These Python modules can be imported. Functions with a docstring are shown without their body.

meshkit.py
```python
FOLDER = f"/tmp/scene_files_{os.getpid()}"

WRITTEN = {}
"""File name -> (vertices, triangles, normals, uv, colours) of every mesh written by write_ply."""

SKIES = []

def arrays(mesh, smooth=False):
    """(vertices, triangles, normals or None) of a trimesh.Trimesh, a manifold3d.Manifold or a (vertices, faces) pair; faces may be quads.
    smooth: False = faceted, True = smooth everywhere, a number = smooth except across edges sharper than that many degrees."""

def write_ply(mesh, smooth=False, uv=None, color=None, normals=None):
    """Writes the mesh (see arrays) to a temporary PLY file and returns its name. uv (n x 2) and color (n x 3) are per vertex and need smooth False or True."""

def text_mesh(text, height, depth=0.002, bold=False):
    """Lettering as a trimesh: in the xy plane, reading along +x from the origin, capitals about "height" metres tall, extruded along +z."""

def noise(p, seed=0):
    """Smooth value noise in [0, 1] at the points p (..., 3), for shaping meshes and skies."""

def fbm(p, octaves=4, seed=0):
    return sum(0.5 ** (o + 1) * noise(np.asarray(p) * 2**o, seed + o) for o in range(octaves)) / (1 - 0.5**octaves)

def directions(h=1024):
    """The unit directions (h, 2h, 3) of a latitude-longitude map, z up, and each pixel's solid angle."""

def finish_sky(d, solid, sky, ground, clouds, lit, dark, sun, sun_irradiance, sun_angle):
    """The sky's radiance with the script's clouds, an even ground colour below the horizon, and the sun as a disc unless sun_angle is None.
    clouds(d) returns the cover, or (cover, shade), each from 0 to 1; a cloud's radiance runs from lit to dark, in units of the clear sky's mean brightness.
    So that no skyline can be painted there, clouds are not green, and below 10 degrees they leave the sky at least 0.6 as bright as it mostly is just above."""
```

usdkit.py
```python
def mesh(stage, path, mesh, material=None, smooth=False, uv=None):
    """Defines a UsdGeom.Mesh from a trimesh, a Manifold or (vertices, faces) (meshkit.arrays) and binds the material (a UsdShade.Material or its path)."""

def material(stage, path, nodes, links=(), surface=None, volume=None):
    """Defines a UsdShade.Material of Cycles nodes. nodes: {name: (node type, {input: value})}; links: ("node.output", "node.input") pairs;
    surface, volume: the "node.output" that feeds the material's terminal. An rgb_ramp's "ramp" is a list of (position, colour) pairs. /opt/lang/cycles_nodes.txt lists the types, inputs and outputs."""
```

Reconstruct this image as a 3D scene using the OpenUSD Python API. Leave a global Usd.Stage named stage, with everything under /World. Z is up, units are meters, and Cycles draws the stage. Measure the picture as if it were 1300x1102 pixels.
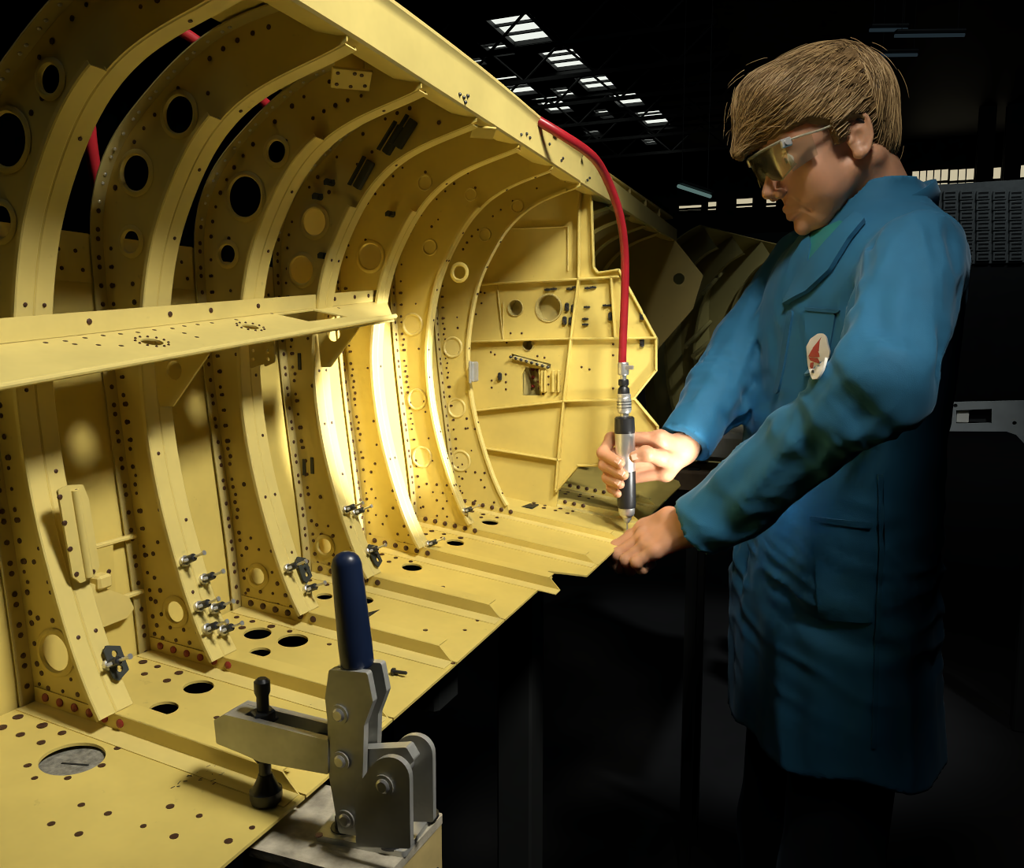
import math, random
import numpy as np, trimesh, usdkit, meshkit
from scipy.sparse import coo_matrix, diags
from scipy.interpolate import CubicSpline, PchipInterpolator
from shapely.geometry import Polygon, Point, box as sbox
from shapely.ops import unary_union
from pxr import Usd, UsdGeom, UsdLux, Gf, Sdf, Vt

stage = Usd.Stage.CreateInMemory()
UsdGeom.SetStageUpAxis(stage, UsdGeom.Tokens.z)
UsdGeom.SetStageMetersPerUnit(stage, 1.0)
world = UsdGeom.Xform.Define(stage, '/World')
stage.SetDefaultPrim(world.GetPrim())
UsdGeom.Scope.Define(stage, '/World/Looks')
random.seed(7)
RNG = np.random.default_rng(7)

# ------------------------------------------------------------------ camera
EYE = np.array([0.0, 0.0, 1.28])
YAW, PITCH, FPX = math.radians(21.996), math.radians(6.6275), 1050.0
FW = np.array([-math.sin(YAW) * math.cos(PITCH), math.cos(YAW) * math.cos(PITCH), -math.sin(PITCH)])
RT = np.array([math.cos(YAW), math.sin(YAW), 0.0])
UP = np.cross(RT, FW)
cam = UsdGeom.Camera.Define(stage, '/World/camera')
M = Gf.Matrix4d(*RT, 0, *UP, 0, *(-FW), 0, *EYE, 1)
cam.AddTransformOp().Set(M)
cam.CreateHorizontalApertureAttr(36.0)
cam.CreateVerticalApertureAttr(36.0 * 1102 / 1300)
cam.CreateFocalLengthAttr(36.0 * FPX / 1300)
cam.CreateClippingRangeAttr(Gf.Vec2f(0.02, 200))
cam.CreateExposureAttr(0.0)

# ------------------------------------------------------------------ lights
def aim(prim, pos, target):
    d = np.asarray(target, float) - np.asarray(pos, float); d /= np.linalg.norm(d)
    u = np.array([0, 0, 1.0]) if abs(d[2]) < .97 else np.array([0, 1.0, 0])
    r = np.cross(d, u); r /= np.linalg.norm(r); v = np.cross(r, d)
    prim.AddTransformOp().Set(Gf.Matrix4d(*r, 0, *v, 0, *(-d), 0, *pos, 1))

def rect(name, pos, target, w, h, power, color):
    l = UsdLux.RectLight.Define(stage, '/World/' + name)
    l.CreateWidthAttr(w); l.CreateHeightAttr(h); l.CreateIntensityAttr(power); l.CreateColorAttr(Gf.Vec3f(*color))
    aim(l, pos, target)

def spot(name, pos, target, r, power, color, cone, soft):
    l = UsdLux.SphereLight.Define(stage, '/World/' + name)
    l.CreateRadiusAttr(r); l.CreateIntensityAttr(power); l.CreateColorAttr(Gf.Vec3f(*color))
    s = UsdLux.ShapingAPI.Apply(l.GetPrim()); s.CreateShapingConeAngleAttr(cone); s.CreateShapingConeSoftnessAttr(soft)
    aim(l, pos, target)

# the photographer's main lamp, high on the right of the camera, turned on the shell
spot('main_light', (0.50, 0.44, 1.28 + 0.98), (-0.50, 0.80, 1.28 - 0.09), 0.13, 148.0, (1.0, 0.96, 0.86), 26.5, .55)
# a weaker one above the worker
spot('overhead_light', (-0.02, 0.62, 1.28 + 0.98), (0.0, 1.2, 1.28 + 0.26), 0.10, 74.0, (1.0, 0.95, 0.86), 24, .9)
# a narrow lamp above the camera, turned on the bulkhead and the drill
spot('front_light', (0.16, 0.18, 1.28 + 0.80), (-0.36, 1.2, 1.28 - 0.10), 0.08, 210.0, (1.0, 0.96, 0.84), 11, .8)
# a snooted lamp from the right that picks out the middle ribs
spot('snoot_light', (0.62, 0.74, 1.28 + 0.10), (-0.54, 0.905, 1.28 - 0.10), 0.02, 16000.0, (1.0, 0.97, 0.9), 6.9, .12)
# a small lamp low between the worker's arms, turned on the drill
spot('work_lamp_light', (-0.135, 1.12, 1.28 - 0.212), (-0.30, 1.18, 1.28 - 0.15), 0.015, 430.0, (1.0, 0.97, 0.88), 38, .35)
# a hall lamp over the trolley and the jig beam behind the worker
spot('hall_light', (1.3, 1.5, 3.6), (0.10, 2.6, 1.05), 0.10, 420.0, (.92, .97, 1.0), 13, .6)
# the cool light of the hall's roof
rect('roof_light', (-1.2, -1.6, 6.0), (-0.3, 1.0, 1.0), 2.5, 2.5, 0.45, (.72, .9, 1.0))

# ------------------------------------------------------------------ helpers
def at(px, py, Y):
    """The place at distance Y along the hull's axis that the measured sight line meets."""
    d = FW + RT * (px - 650) / FPX - UP * (py - 551) / FPX
    return EYE + d * (Y / d[1])

def atx(px, py, X):
    d = FW + RT * (px - 650) / FPX - UP * (py - 551) / FPX
    return EYE + d * (X / d[0])

def atz(px, py, Z):
    d = FW + RT * (px - 650) / FPX - UP * (py - 551) / FPX
    return EYE + d * ((Z - EYE[2]) / d[2])

used, origin = {}, {}
def path_for(name, parent):
    base = parent.GetPath().pathString if parent is not None else '/World'
    k = (base, name); n = used.get(k, -1) + 1; used[k] = n
    return f'{base}/{name}' if n == 0 else f'{base}/{name}_{n:03d}'

def tag(p, label=None, cat=None, group=None, kind=None):
    p = p.GetPrim() if hasattr(p, 'GetPrim') else p
    for k, v in (('label', label), ('category', cat), ('group', group), ('kind', kind)):
        if v: p.SetCustomDataByKey(k, v)
    return p

def thing(name, label, cat, loc=(0, 0, 0), group=None):
    x = UsdGeom.Xform.Define(stage, path_for(name, None))
    x.AddTranslateOp().Set(Gf.Vec3d(*map(float, loc)))
    p = x.GetPrim(); tag(p, label, cat, group); origin[p.GetPath()] = np.array(loc, float)
    return p

def arr(m):
    if hasattr(m, 'to_mesh'):
        q = m.to_mesh(); return np.array(q.vert_properties[:, :3], float), np.array(q.tri_verts)
    if isinstance(m, trimesh.Trimesh): return np.array(m.vertices), np.array(m.faces)
    v, f = np.asarray(m[0], float), np.asarray(m[1], int)
    if f.shape[1] == 4: f = np.vstack([f[:, [0, 1, 2]], f[:, [0, 2, 3]]])
    return v, f

def obj(name, mesh, mat, parent=None, smooth=35, label=None, cat=None, group=None, kind=None):
    """ONE mesh prim; world coordinates in, stored relative to its thing."""
    if isinstance(mesh, list): mesh = cat_meshes(mesh)
    v, f = arr(mesh)
    o = origin.get(parent.GetPath(), np.zeros(3)) if parent is not None else np.zeros(3)
    pth = path_for(name, parent)
    m = usdkit.mesh(stage, pth, (v - o, f), LOOK[mat], smooth=smooth)
    p = m.GetPrim(); origin[p.GetPath()] = o
    tag(p, label, cat, group, kind)
    return p

def cat_meshes(ms):
    vs, fs, n = [], [], 0
    for m in ms:
        v, f = arr(m); vs.append(v); fs.append(f + n); n += len(v)
    return np.vstack(vs), np.vstack(fs)

def copy_of(src, offset, label=None, group=None):
    """Another thing that references the first one with all its parts."""
    name = src.GetName(); was = src.GetCustomData()
    x = UsdGeom.Xform.Define(stage, path_for(name, None)); p = x.GetPrim()
    p.GetReferences().AddInternalReference(src.GetPath()); p.SetInstanceable(True)
    o = origin[src.GetPath()] + np.asarray(offset, float)
    UsdGeom.XformCommonAPI(x).SetTranslate(Gf.Vec3d(*map(float, o)))
    tag(p, label or was['label'], was['category'], group or was.get('group'))
    return p

def unit(v): v = np.asarray(v, float); return v / np.linalg.norm(v)

def boxm(c, s, R=None, bevel=0.0):
    """A box with chamfered edges: c centre, s size, R rotation matrix (columns = axes)."""
    s = np.asarray(s, float) / 2
    if bevel > 0:
        b = min(bevel, s.min() * .6); pts = []
        for sx in (-1, 1):
            for sy in (-1, 1):
                for sz in (-1, 1):
                    e = s * (sx, sy, sz)
                    for k in range(3):
                        q = e - np.array([sx, sy, sz]) * b; q[k] = e[k]; pts.append(q)
        m = trimesh.convex.convex_hull(np.array(pts)); v, f = np.array(m.vertices), np.array(m.faces)
    else:
        m = trimesh.creation.box(extents=2 * s); v, f = np.array(m.vertices), np.array(m.faces)
    if R is not None: v = v @ np.asarray(R).T
    return v + np.asarray(c, float), f

def frame_of(z, hint=(0, 0, 1)):
    z = unit(z); h = np.asarray(hint, float)
    if abs(h @ z) > .95: h = np.array([1.0, 0, 0])
    x = unit(np.cross(h, z)); return x, np.cross(z, x), z

def lathe(a, b, prof, n=24):
    """Turned solid along a -> b; prof: (t metres from a, radius)."""
    x, y, z = frame_of(np.asarray(b, float) - a)
    ang = np.linspace(0, 2 * np.pi, n, endpoint=False)
    vs = [np.asarray(a, float) + z * prof[0][0]]
    for t, r in prof: vs += [np.asarray(a) + z * t + r * (math.cos(q) * x + math.sin(q) * y) for q in ang]
    vs.append(np.asarray(a, float) + z * prof[-1][0]); f = []
    for i in range(n): f.append((0, 1 + (i + 1) % n, 1 + i))
    for k in range(len(prof) - 1):
        o = 1 + k * n
        for i in range(n):
            j = (i + 1) % n; f += [(o + i, o + j, o + n + j), (o + i, o + n + j, o + n + i)]
    o = 1 + (len(prof) - 1) * n
    for i in range(n): f.append((o + i, o + (i + 1) % n, len(vs) - 1))
    return np.array(vs), np.array(f)

def rod(a, b, r, n=12, r2=None):
    L = np.linalg.norm(np.asarray(b, float) - a); return lathe(a, b, [(0, r), (L, r if r2 is None else r2)], n)

def tube(pts, r, n=12, closed=False, samples=None):
    """A round tube along a smooth curve through pts."""
    pts = np.asarray(pts, float)
    if samples:
        s = np.r_[0, np.cumsum(np.linalg.norm(np.diff(pts, axis=0), axis=1))]
        pts = CubicSpline(s, pts)(np.linspace(0, s[-1], samples))
    tan = np.gradient(pts, axis=0); tan /= np.linalg.norm(tan, axis=1)[:, None]
    x = frame_of(tan[0])[0]; vs = []
    ang = np.linspace(0, 2 * np.pi, n, endpoint=False)
    rr = np.broadcast_to(r, len(pts))
    for p, t, q in zip(pts, tan, rr):
        x = unit(x - t * (x @ t)); y = np.cross(t, x)
        vs.append(p + q * (np.cos(ang)[:, None] * x + np.sin(ang)[:, None] * y))
    v = np.vstack(vs + [pts[:1], pts[-1:]]); f = []
    for k in range(len(pts) - 1):
        for i in range(n):
            j = (i + 1) % n; f += [(k * n + i, k * n + j, k * n + n + j), (k * n + i, k * n + n + j, k * n + n + i)]
    e = (len(pts) - 1) * n
    for i in range(n): f += [(len(v) - 2, (i + 1) % n, i), (len(v) - 1, e + i, e + (i + 1) % n)]
    return v, np.array(f)

def extrude(poly, o, u, v, t, max_edge=None):
    """A shapely polygon as a plate: origin o, plane axes u, v, thickness t towards u x v."""
    out = []
    for g in getattr(poly, 'geoms', [poly]):
        if g.is_empty or g.area < 1e-9: continue
        m = trimesh.creation.extrude_polygon(g, t, engine='earcut')
        if max_edge: m = m.subdivide_to_size(max_edge)
        out.append((np.array(m.vertices), np.array(m.faces)))
    w, f = cat_meshes(out)
    u, v = np.asarray(u, float), np.asarray(v, float)
    n = np.cross(u, v)
    return np.asarray(o, float) + w[:, :1] * u + w[:, 1:2] * v + w[:, 2:] * n, f

def sheet(grid, t):
    """A thick sheet from a grid (a, b, 3) of points, thickness t along its normal."""
    g = np.asarray(grid, float); na, nb = g.shape[:2]
    du, dv = np.gradient(g, axis=0), np.gradient(g, axis=1)
    n = np.cross(du, dv); n /= np.linalg.norm(n, axis=2)[..., None]
    v = np.vstack([g.reshape(-1, 3), (g + n * t).reshape(-1, 3)]); N = na * nb; f = []
    idx = np.arange(N).reshape(na, nb)
    a, b, c, d = idx[:-1, :-1].ravel(), idx[1:, :-1].ravel(), idx[1:, 1:].ravel(), idx[:-1, 1:].ravel()
    f = [np.c_[a, c, b], np.c_[a, d, c], np.c_[a, b, c] + N, np.c_[a, c, d] + N]
    for line, flip in ((idx[:, 0], 0), (idx[:, -1], 1), (idx[0], 1), (idx[-1], 0)):
        p, q = line[:-1], line[1:]
        x, y = np.c_[p, q, q + N], np.c_[p, q + N, p + N]
        f += [x[:, ::-1], y[:, ::-1]] if flip else [x, y]
    return v, np.vstack(f)

def studs(points, normals, r, h, n=8, jitter=0.0):
    """Low rivet heads joined into one mesh."""
    ms = []
    for p, q in zip(points, normals):
        q = unit(q); rr = r * (1 + jitter * RNG.uniform(-1, 1))
        ms.append(lathe(np.asarray(p) - q * .0006, np.asarray(p) + q, [(0, rr), (.0006 + h * .5, rr), (.0006 + h, rr * .55)], n))
    return cat_meshes(ms)

# signed distance modelling ---------------------------------------------
def sd_ball(p, c, r): return np.linalg.norm(p - c, axis=-1) - r
def sd_ell(p, c, r, R=None):
    q = p - np.asarray(c)
    if R is not None: q = q @ np.asarray(R)
    r = np.asarray(r, float); k0 = np.linalg.norm(q / r, axis=-1); k1 = np.linalg.norm(q / r**2, axis=-1)
    return k0 * (k0 - 1) / np.maximum(k1, 1e-9)
def sd_cone(p, a, b, ra, rb):
    a, b = np.asarray(a, float), np.asarray(b, float); ab = b - a
    t = np.clip(((p - a) @ ab) / (ab @ ab), 0, 1)
    return np.linalg.norm(p - a - t[..., None] * ab, axis=-1) - (ra + (rb - ra) * t)
def smin(a, b, k):
    h = np.clip(.5 + .5 * (b - a) / k, 0, 1); return b + (a - b) * h - k * h * (1 - h)
def smax(a, b, k): return -smin(-a, -b, k)
def chain(p, pts, rs, k=.006):
    d = None
    for i in range(len(pts) - 1):
        e = sd_cone(p, pts[i], pts[i + 1], rs[i], rs[i + 1]); d = e if d is None else smin(d, e, k)
    return d

def surface(f, lo, hi, h, smooth=2):
    """Naive surface nets of the zero level of f."""
    lo, hi = np.asarray(lo, float), np.asarray(hi, float)
    n = np.ceil((hi - lo) / h).astype(int) + 1
    ax = [lo[k] + h * np.arange(n[k]) for k in range(3)]
    val = np.empty(n)
    for i in range(n[0]):
        g = np.stack(np.meshgrid(ax[0][i:i + 1], ax[1], ax[2], indexing='ij'), -1)
        val[i] = f(g.reshape(-1, 3)).reshape(n[1], n[2])
    ins = val < 0
    cs = np.array([[i, j, k] for i in (0, 1) for j in (0, 1) for k in (0, 1)])
    c = tuple(m - 1 for m in n)
    sl = lambda o: tuple(slice(o[k], o[k] + c[k]) for k in range(3))
    tot, cnt = np.zeros(c + (3,)), np.zeros(c)
    for i in range(8):
        for j in range(i + 1, 8):
            if np.abs(cs[i] - cs[j]).sum() != 1: continue
            a, b = val[sl(cs[i])], val[sl(cs[j])]
            x = (a < 0) != (b < 0)
            t = np.where(x, a / np.where(x, a - b, 1), 0)
            for k in range(3): tot[..., k] += np.where(x, cs[i][k] + t * (cs[j][k] - cs[i][k]), 0)
            cnt += x
    cell = np.argwhere(cnt > 0); ids = -np.ones(c, int); ids[tuple(cell.T)] = np.arange(len(cell))
    v = lo + h * (cell + tot[tuple(cell.T)] / cnt[tuple(cell.T)][:, None])
    fs = []
    for k in range(3):
        o1, o2 = [(1, 2), (2, 0), (0, 1)][k]
        A = np.take(ins, range(n[k] - 1), k); B = np.take(ins, range(1, n[k]), k)
        e = np.argwhere(A != B); e = e[(e[:, o1] > 0) & (e[:, o2] > 0) & (e[:, o1] < n[o1] - 1) & (e[:, o2] < n[o2] - 1)]
        if not len(e): continue
        fl = A[tuple(e.T)]; q = []
        for d1, d2 in ((0, 0), (-1, 0), (-1, -1), (0, -1)):
            w = e.copy(); w[:, o1] += d1; w[:, o2] += d2; q.append(ids[tuple(w.T)])
        q = np.stack(q, 1); q[~fl] = q[~fl][:, ::-1]
        fs += [q[:, [0, 1, 2]], q[:, [0, 2, 3]]]
    f = np.vstack(fs)
    if smooth:
        e = np.vstack([f[:, [0, 1]], f[:, [1, 2]], f[:, [2, 0]]]); N = len(v)
        W = coo_matrix((np.ones(2 * len(e)), (np.r_[e[:, 0], e[:, 1]], np.r_[e[:, 1], e[:, 0]])), shape=(N, N)).tocsr()
        W = diags(1 / np.maximum(np.asarray(W.sum(1)).ravel(), 1)) @ W
        for _ in range(smooth):
            v = v + .5 * (W @ v - v); v = v - .52 * (W @ v - v)
    return v, f

# ------------------------------------------------------------------ materials
LOOK = {}
def look(name, color, rough=.5, metal=0., var=.0, scale=8., bump=0., bscale=60., **more):
    """A paint or metal: base colour with a slow tone variation and a fine relief."""
    n = {'tc': ('texture_coordinate', {}), 'n': ('noise_texture', {'scale': scale, 'detail': 5.0, 'roughness': .6}),
         'r': ('rgb_ramp', {'ramp': [(.3, tuple(c * (1 - var) for c in color)), (.7, tuple(min(1, c * (1 + var)) for c in color))]}),
         'p': ('principled_bsdf', {'roughness': rough, 'metallic': metal, **more})}
    l = [('tc.object', 'n.vector'), ('n.fac', 'r.fac'), ('r.color', 'p.base_color')]
    if bump:
        n['bn'] = ('noise_texture', {'scale': bscale, 'detail': 4.0}); n['b'] = ('bump', {'strength': bump, 'distance': .002})
        l += [('tc.object', 'bn.vector'), ('bn.fac', 'b.height'), ('b.normal', 'p.normal')]
    LOOK[name] = usdkit.material(stage, '/World/Looks/' + name, n, l, surface='p.BSDF')

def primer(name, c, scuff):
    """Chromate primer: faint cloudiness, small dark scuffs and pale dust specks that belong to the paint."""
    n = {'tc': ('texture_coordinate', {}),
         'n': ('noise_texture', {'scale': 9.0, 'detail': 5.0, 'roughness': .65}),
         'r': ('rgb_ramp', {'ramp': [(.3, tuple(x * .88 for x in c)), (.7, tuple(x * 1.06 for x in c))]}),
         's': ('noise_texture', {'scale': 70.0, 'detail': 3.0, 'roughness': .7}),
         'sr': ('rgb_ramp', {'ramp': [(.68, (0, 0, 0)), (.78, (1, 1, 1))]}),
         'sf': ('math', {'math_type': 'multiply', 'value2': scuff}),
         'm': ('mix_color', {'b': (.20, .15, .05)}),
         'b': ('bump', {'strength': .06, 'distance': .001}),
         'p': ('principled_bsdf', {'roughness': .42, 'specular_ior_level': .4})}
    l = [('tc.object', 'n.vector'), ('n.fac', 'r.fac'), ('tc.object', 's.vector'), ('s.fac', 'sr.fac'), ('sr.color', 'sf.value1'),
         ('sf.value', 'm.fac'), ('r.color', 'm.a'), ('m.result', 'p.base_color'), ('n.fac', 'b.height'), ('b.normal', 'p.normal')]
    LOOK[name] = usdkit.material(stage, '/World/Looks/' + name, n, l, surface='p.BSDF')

primer('primer', (.66, .52, .14), .35)
primer('primer_pale', (.70, .57, .19), .2)
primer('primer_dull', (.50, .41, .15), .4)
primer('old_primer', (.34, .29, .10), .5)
look('rivet', (.075, .035, .02), .45, .3)
look('red_rivet', (.25, .03, .02), .4)
look('sealant', (.03, .035, .03), .6)
look('dark_steel', (.06, .062, .066), .38, .7, .2, 30)
look('cast_steel', (.50, .50, .46), .40, .5, .25, 20, .15, 90)
look('bright_steel', (.66, .65, .62), .34, .8, .1, 30)
look('black_plastic', (.012, .012, .013), .38)
look('dark_blue_rubber', (.008, .016, .045), .35, 0, .2, 20)
look('grey_pad', (.21, .20, .16), .9, 0, .5, 160, .6, 300)
look('block', (.40, .36, .27), .7, 0, .45, 45, .3, 150)
look('block_side', (.52, .40, .16), .6, 0, .2, 20)
look('red_hose', (.30, .012, .018), .35, 0, .15, 25)
look('ink', (.10, .085, .04), .7)
# ================================================================== the hangar
def emit(name, color, strength):
    LOOK[name] = usdkit.material(stage, '/World/Looks/' + name, {'e': ('emission', {'color': color, 'strength': strength})}, [], surface='e.emission')
emit('skylight_glass', (.86, .90, .82), 1.0)
emit('window_glass', (1.0, .88, .58), .55)
emit('tube_glow', (.35, .6, .55), .25)
emit('dim_tube', (.25, .4, .5), .05)
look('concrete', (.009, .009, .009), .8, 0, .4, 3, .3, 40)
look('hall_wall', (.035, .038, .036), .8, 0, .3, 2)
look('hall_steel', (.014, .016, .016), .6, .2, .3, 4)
look('grey_paint', (.27, .29, .28), .55, 0, .12, 12)
look('pale_paint', (.62, .60, .52), .5, 0, .15, 12)
look('slot_dark', (.012, .013, .013), .7)
look('bench_wood', (.16, .11, .06), .7, 0, .3, 15)
look('machine_green', (.022, .028, .024), .5, 0, .3, 6)
X0, X1, Y0, Y1, ZC = -17., 12., -9., 34., 8.3
def struct(name, mesh, mat, parent=None, **k):
    p = obj(name, mesh, mat, parent, **k)
    if parent is None: tag(p, kind='structure')
    return p
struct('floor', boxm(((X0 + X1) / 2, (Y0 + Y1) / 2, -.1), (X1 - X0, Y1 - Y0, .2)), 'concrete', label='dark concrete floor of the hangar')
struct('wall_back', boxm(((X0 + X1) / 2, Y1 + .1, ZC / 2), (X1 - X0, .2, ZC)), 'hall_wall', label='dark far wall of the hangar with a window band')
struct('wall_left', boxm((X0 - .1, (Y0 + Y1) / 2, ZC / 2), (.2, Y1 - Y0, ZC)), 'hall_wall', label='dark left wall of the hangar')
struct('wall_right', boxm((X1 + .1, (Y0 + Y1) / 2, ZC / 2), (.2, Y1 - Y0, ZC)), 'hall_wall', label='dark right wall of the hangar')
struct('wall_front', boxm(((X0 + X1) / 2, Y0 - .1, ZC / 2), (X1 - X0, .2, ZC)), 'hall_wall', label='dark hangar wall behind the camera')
# the roof, cut open for its rooflights
SKY = [(-7.25, 18.45, 1.35, 1.1), (-6.95, 20.75, 1.25, .95), (-6.75, 22.75, 1.2, 1.0), (-6.35, 24.6, 1.1, 1.1), (-6.1, 27.1, 1.1, 1.2),
       (-9.45, 17.9, 1.0, .7), (-9.1, 19.9, .7, .5), (-8.9, 22.3, 1.1, 1.1), (-8.55, 24.5, 1.1, 1.1), (-8.2, 19.4, .8, .6), (-7.85, 23.4, .7, .7), (-7.4, 26.0, .6, .7), (-8.4, 28.3, .7, .6), (-6.9, 30.2, .6, .6)]
SKY = [(x, y, w * .74, d * 1.6) for x, y, w, d in SKY]
NTH = ['nearest', 'second', 'third', 'fourth', 'farthest']
SKYL = [f'{w} large rooflight of the right-hand row, counted from the camera' for w in NTH] + [f'{w} large rooflight of the left-hand row, counted from the camera' for w in ('nearest', 'second', 'third', 'farthest')] + \
       [f'{w} of the small rooflights between the two large rows' for w in NTH]
roof = sbox(X0, Y0, X1, Y1)
for x, y, w, d in SKY: roof = roof.difference(sbox(x - w / 2, y - d / 2, x + w / 2, y + d / 2))
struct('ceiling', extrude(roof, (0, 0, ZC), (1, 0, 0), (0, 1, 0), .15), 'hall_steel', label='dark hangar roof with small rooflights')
for k, (x, y, w, d) in enumerate(SKY):
    wn = UsdGeom.Xform.Define(stage, f'/World/window_{k + 1}').GetPrim(); tag(wn, SKYL[k], 'window', 'rooflights in the dark roof', 'structure'); origin[wn.GetPath()] = np.zeros(3)
    rows = 2 if d < .8 else 3
    for j in range(rows):
        obj('pane', boxm((x, y - d / 2 + (j + .5) * d / rows, ZC + .05), (w - .02, d / rows - .02, .012)), 'skylight_glass', wn)
    for j in range(1, rows): obj('glazing_bar', boxm((x, y - d / 2 + j * d / rows, ZC + .02), (w, .07, .06)), 'hall_steel', wn)
    obj('frame', [boxm((x - w / 2, y, ZC), (.05, d, .12)), boxm((x + w / 2, y, ZC), (.05, d, .12)), boxm((x, y - d / 2, ZC), (w, .05, .12)), boxm((x, y + d / 2, ZC), (w, .05, .12))], 'hall_steel', wn)
# lattice trusses under the roof
for k, y in enumerate((17.2, 19.35, 21.55, 23.7, 25.8, 28.2)):
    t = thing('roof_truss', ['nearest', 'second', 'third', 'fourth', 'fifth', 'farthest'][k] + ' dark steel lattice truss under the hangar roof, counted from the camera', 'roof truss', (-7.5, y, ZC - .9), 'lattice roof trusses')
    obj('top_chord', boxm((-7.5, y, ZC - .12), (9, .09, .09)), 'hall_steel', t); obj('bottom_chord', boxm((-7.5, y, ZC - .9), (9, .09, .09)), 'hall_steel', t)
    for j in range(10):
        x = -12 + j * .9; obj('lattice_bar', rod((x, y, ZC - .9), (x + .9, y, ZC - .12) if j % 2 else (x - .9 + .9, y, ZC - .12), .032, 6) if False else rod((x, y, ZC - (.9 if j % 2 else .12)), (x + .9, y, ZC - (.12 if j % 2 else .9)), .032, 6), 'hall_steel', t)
# window band in the far wall
WB = [(1158, 1203, 217, 241), (1206, 1236, 215, 239), (1250, 1270, 213, 237), (1283, 1312, 210, 236), (899, 909, 256, 268), (935, 955, 252, 265), (973, 985, 251, 264), (862, 890, 261, 269)]
WBL = [f'{w} barred window from the left behind the worker\'s shoulder' for w in ('first', 'second', 'third', 'fourth')] + [f'small lit window left of the worker\'s nose, {w}' for w in ('second from the left', 'third from the left', 'nearest the goggles', 'leftmost')]
for k, (xa, xb, ya, yb) in enumerate(WB):
    a, b = at(xa, (ya + yb) / 2, Y1 - .03), at(xb, (ya + yb) / 2, Y1 - .03); zt, zb = at(xa, ya, Y1)[2], at(xa, yb, Y1)[2]
    wn = UsdGeom.Xform.Define(stage, f'/World/window_{len(SKY) + k + 1}').GetPrim(); tag(wn, WBL[k], 'window', 'windows high in the far wall', 'structure'); origin[wn.GetPath()] = np.zeros(3)
    w = b[0] - a[0]; x = (a[0] + b[0]) / 2; zm = zb + (zt - zb) * .3
    obj('pane', boxm((x, Y1 - .02, (zt + zm) / 2 + .03), (w, .01, zt - zm - .06)), 'window_glass', wn)
    obj('pane', boxm((x, Y1 - .02, (zb + zm) / 2), (w, .01, zm - zb - .04)), 'window_glass', wn)
    obj('frame', [boxm((x, Y1 - .04, zt), (w + .1, .06, .06)), boxm((x, Y1 - .04, zm), (w + .1, .06, .07)), boxm((x, Y1 - .04, zb), (w + .1, .06, .06))], 'hall_steel', wn)
    if k < 4:
        for j in range(1, max(2, int(w / .2))): obj('window_bar', boxm((a[0] + j * w / max(2, int(w / .2)), Y1 - .05, (zt + zb) / 2), (.035, .03, zt - zb)), 'hall_steel', wn)
for k, px in enumerate((1243, 1277)):
    p = at(px, 300, 30.); t = obj('steel_column', [boxm((p[0], 30., ZC / 2), (.45, .06, ZC)), boxm((p[0], 29.85, ZC / 2), (.06, .3, ZC)), boxm((p[0], 29.7, ZC / 2), (.45, .06, ZC))], 'hall_steel')
    tag(t, ['dark steel column before the barred windows, nearer the worker', 'dark steel column before the barred windows, at the right of the photo'][k], 'column')
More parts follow.
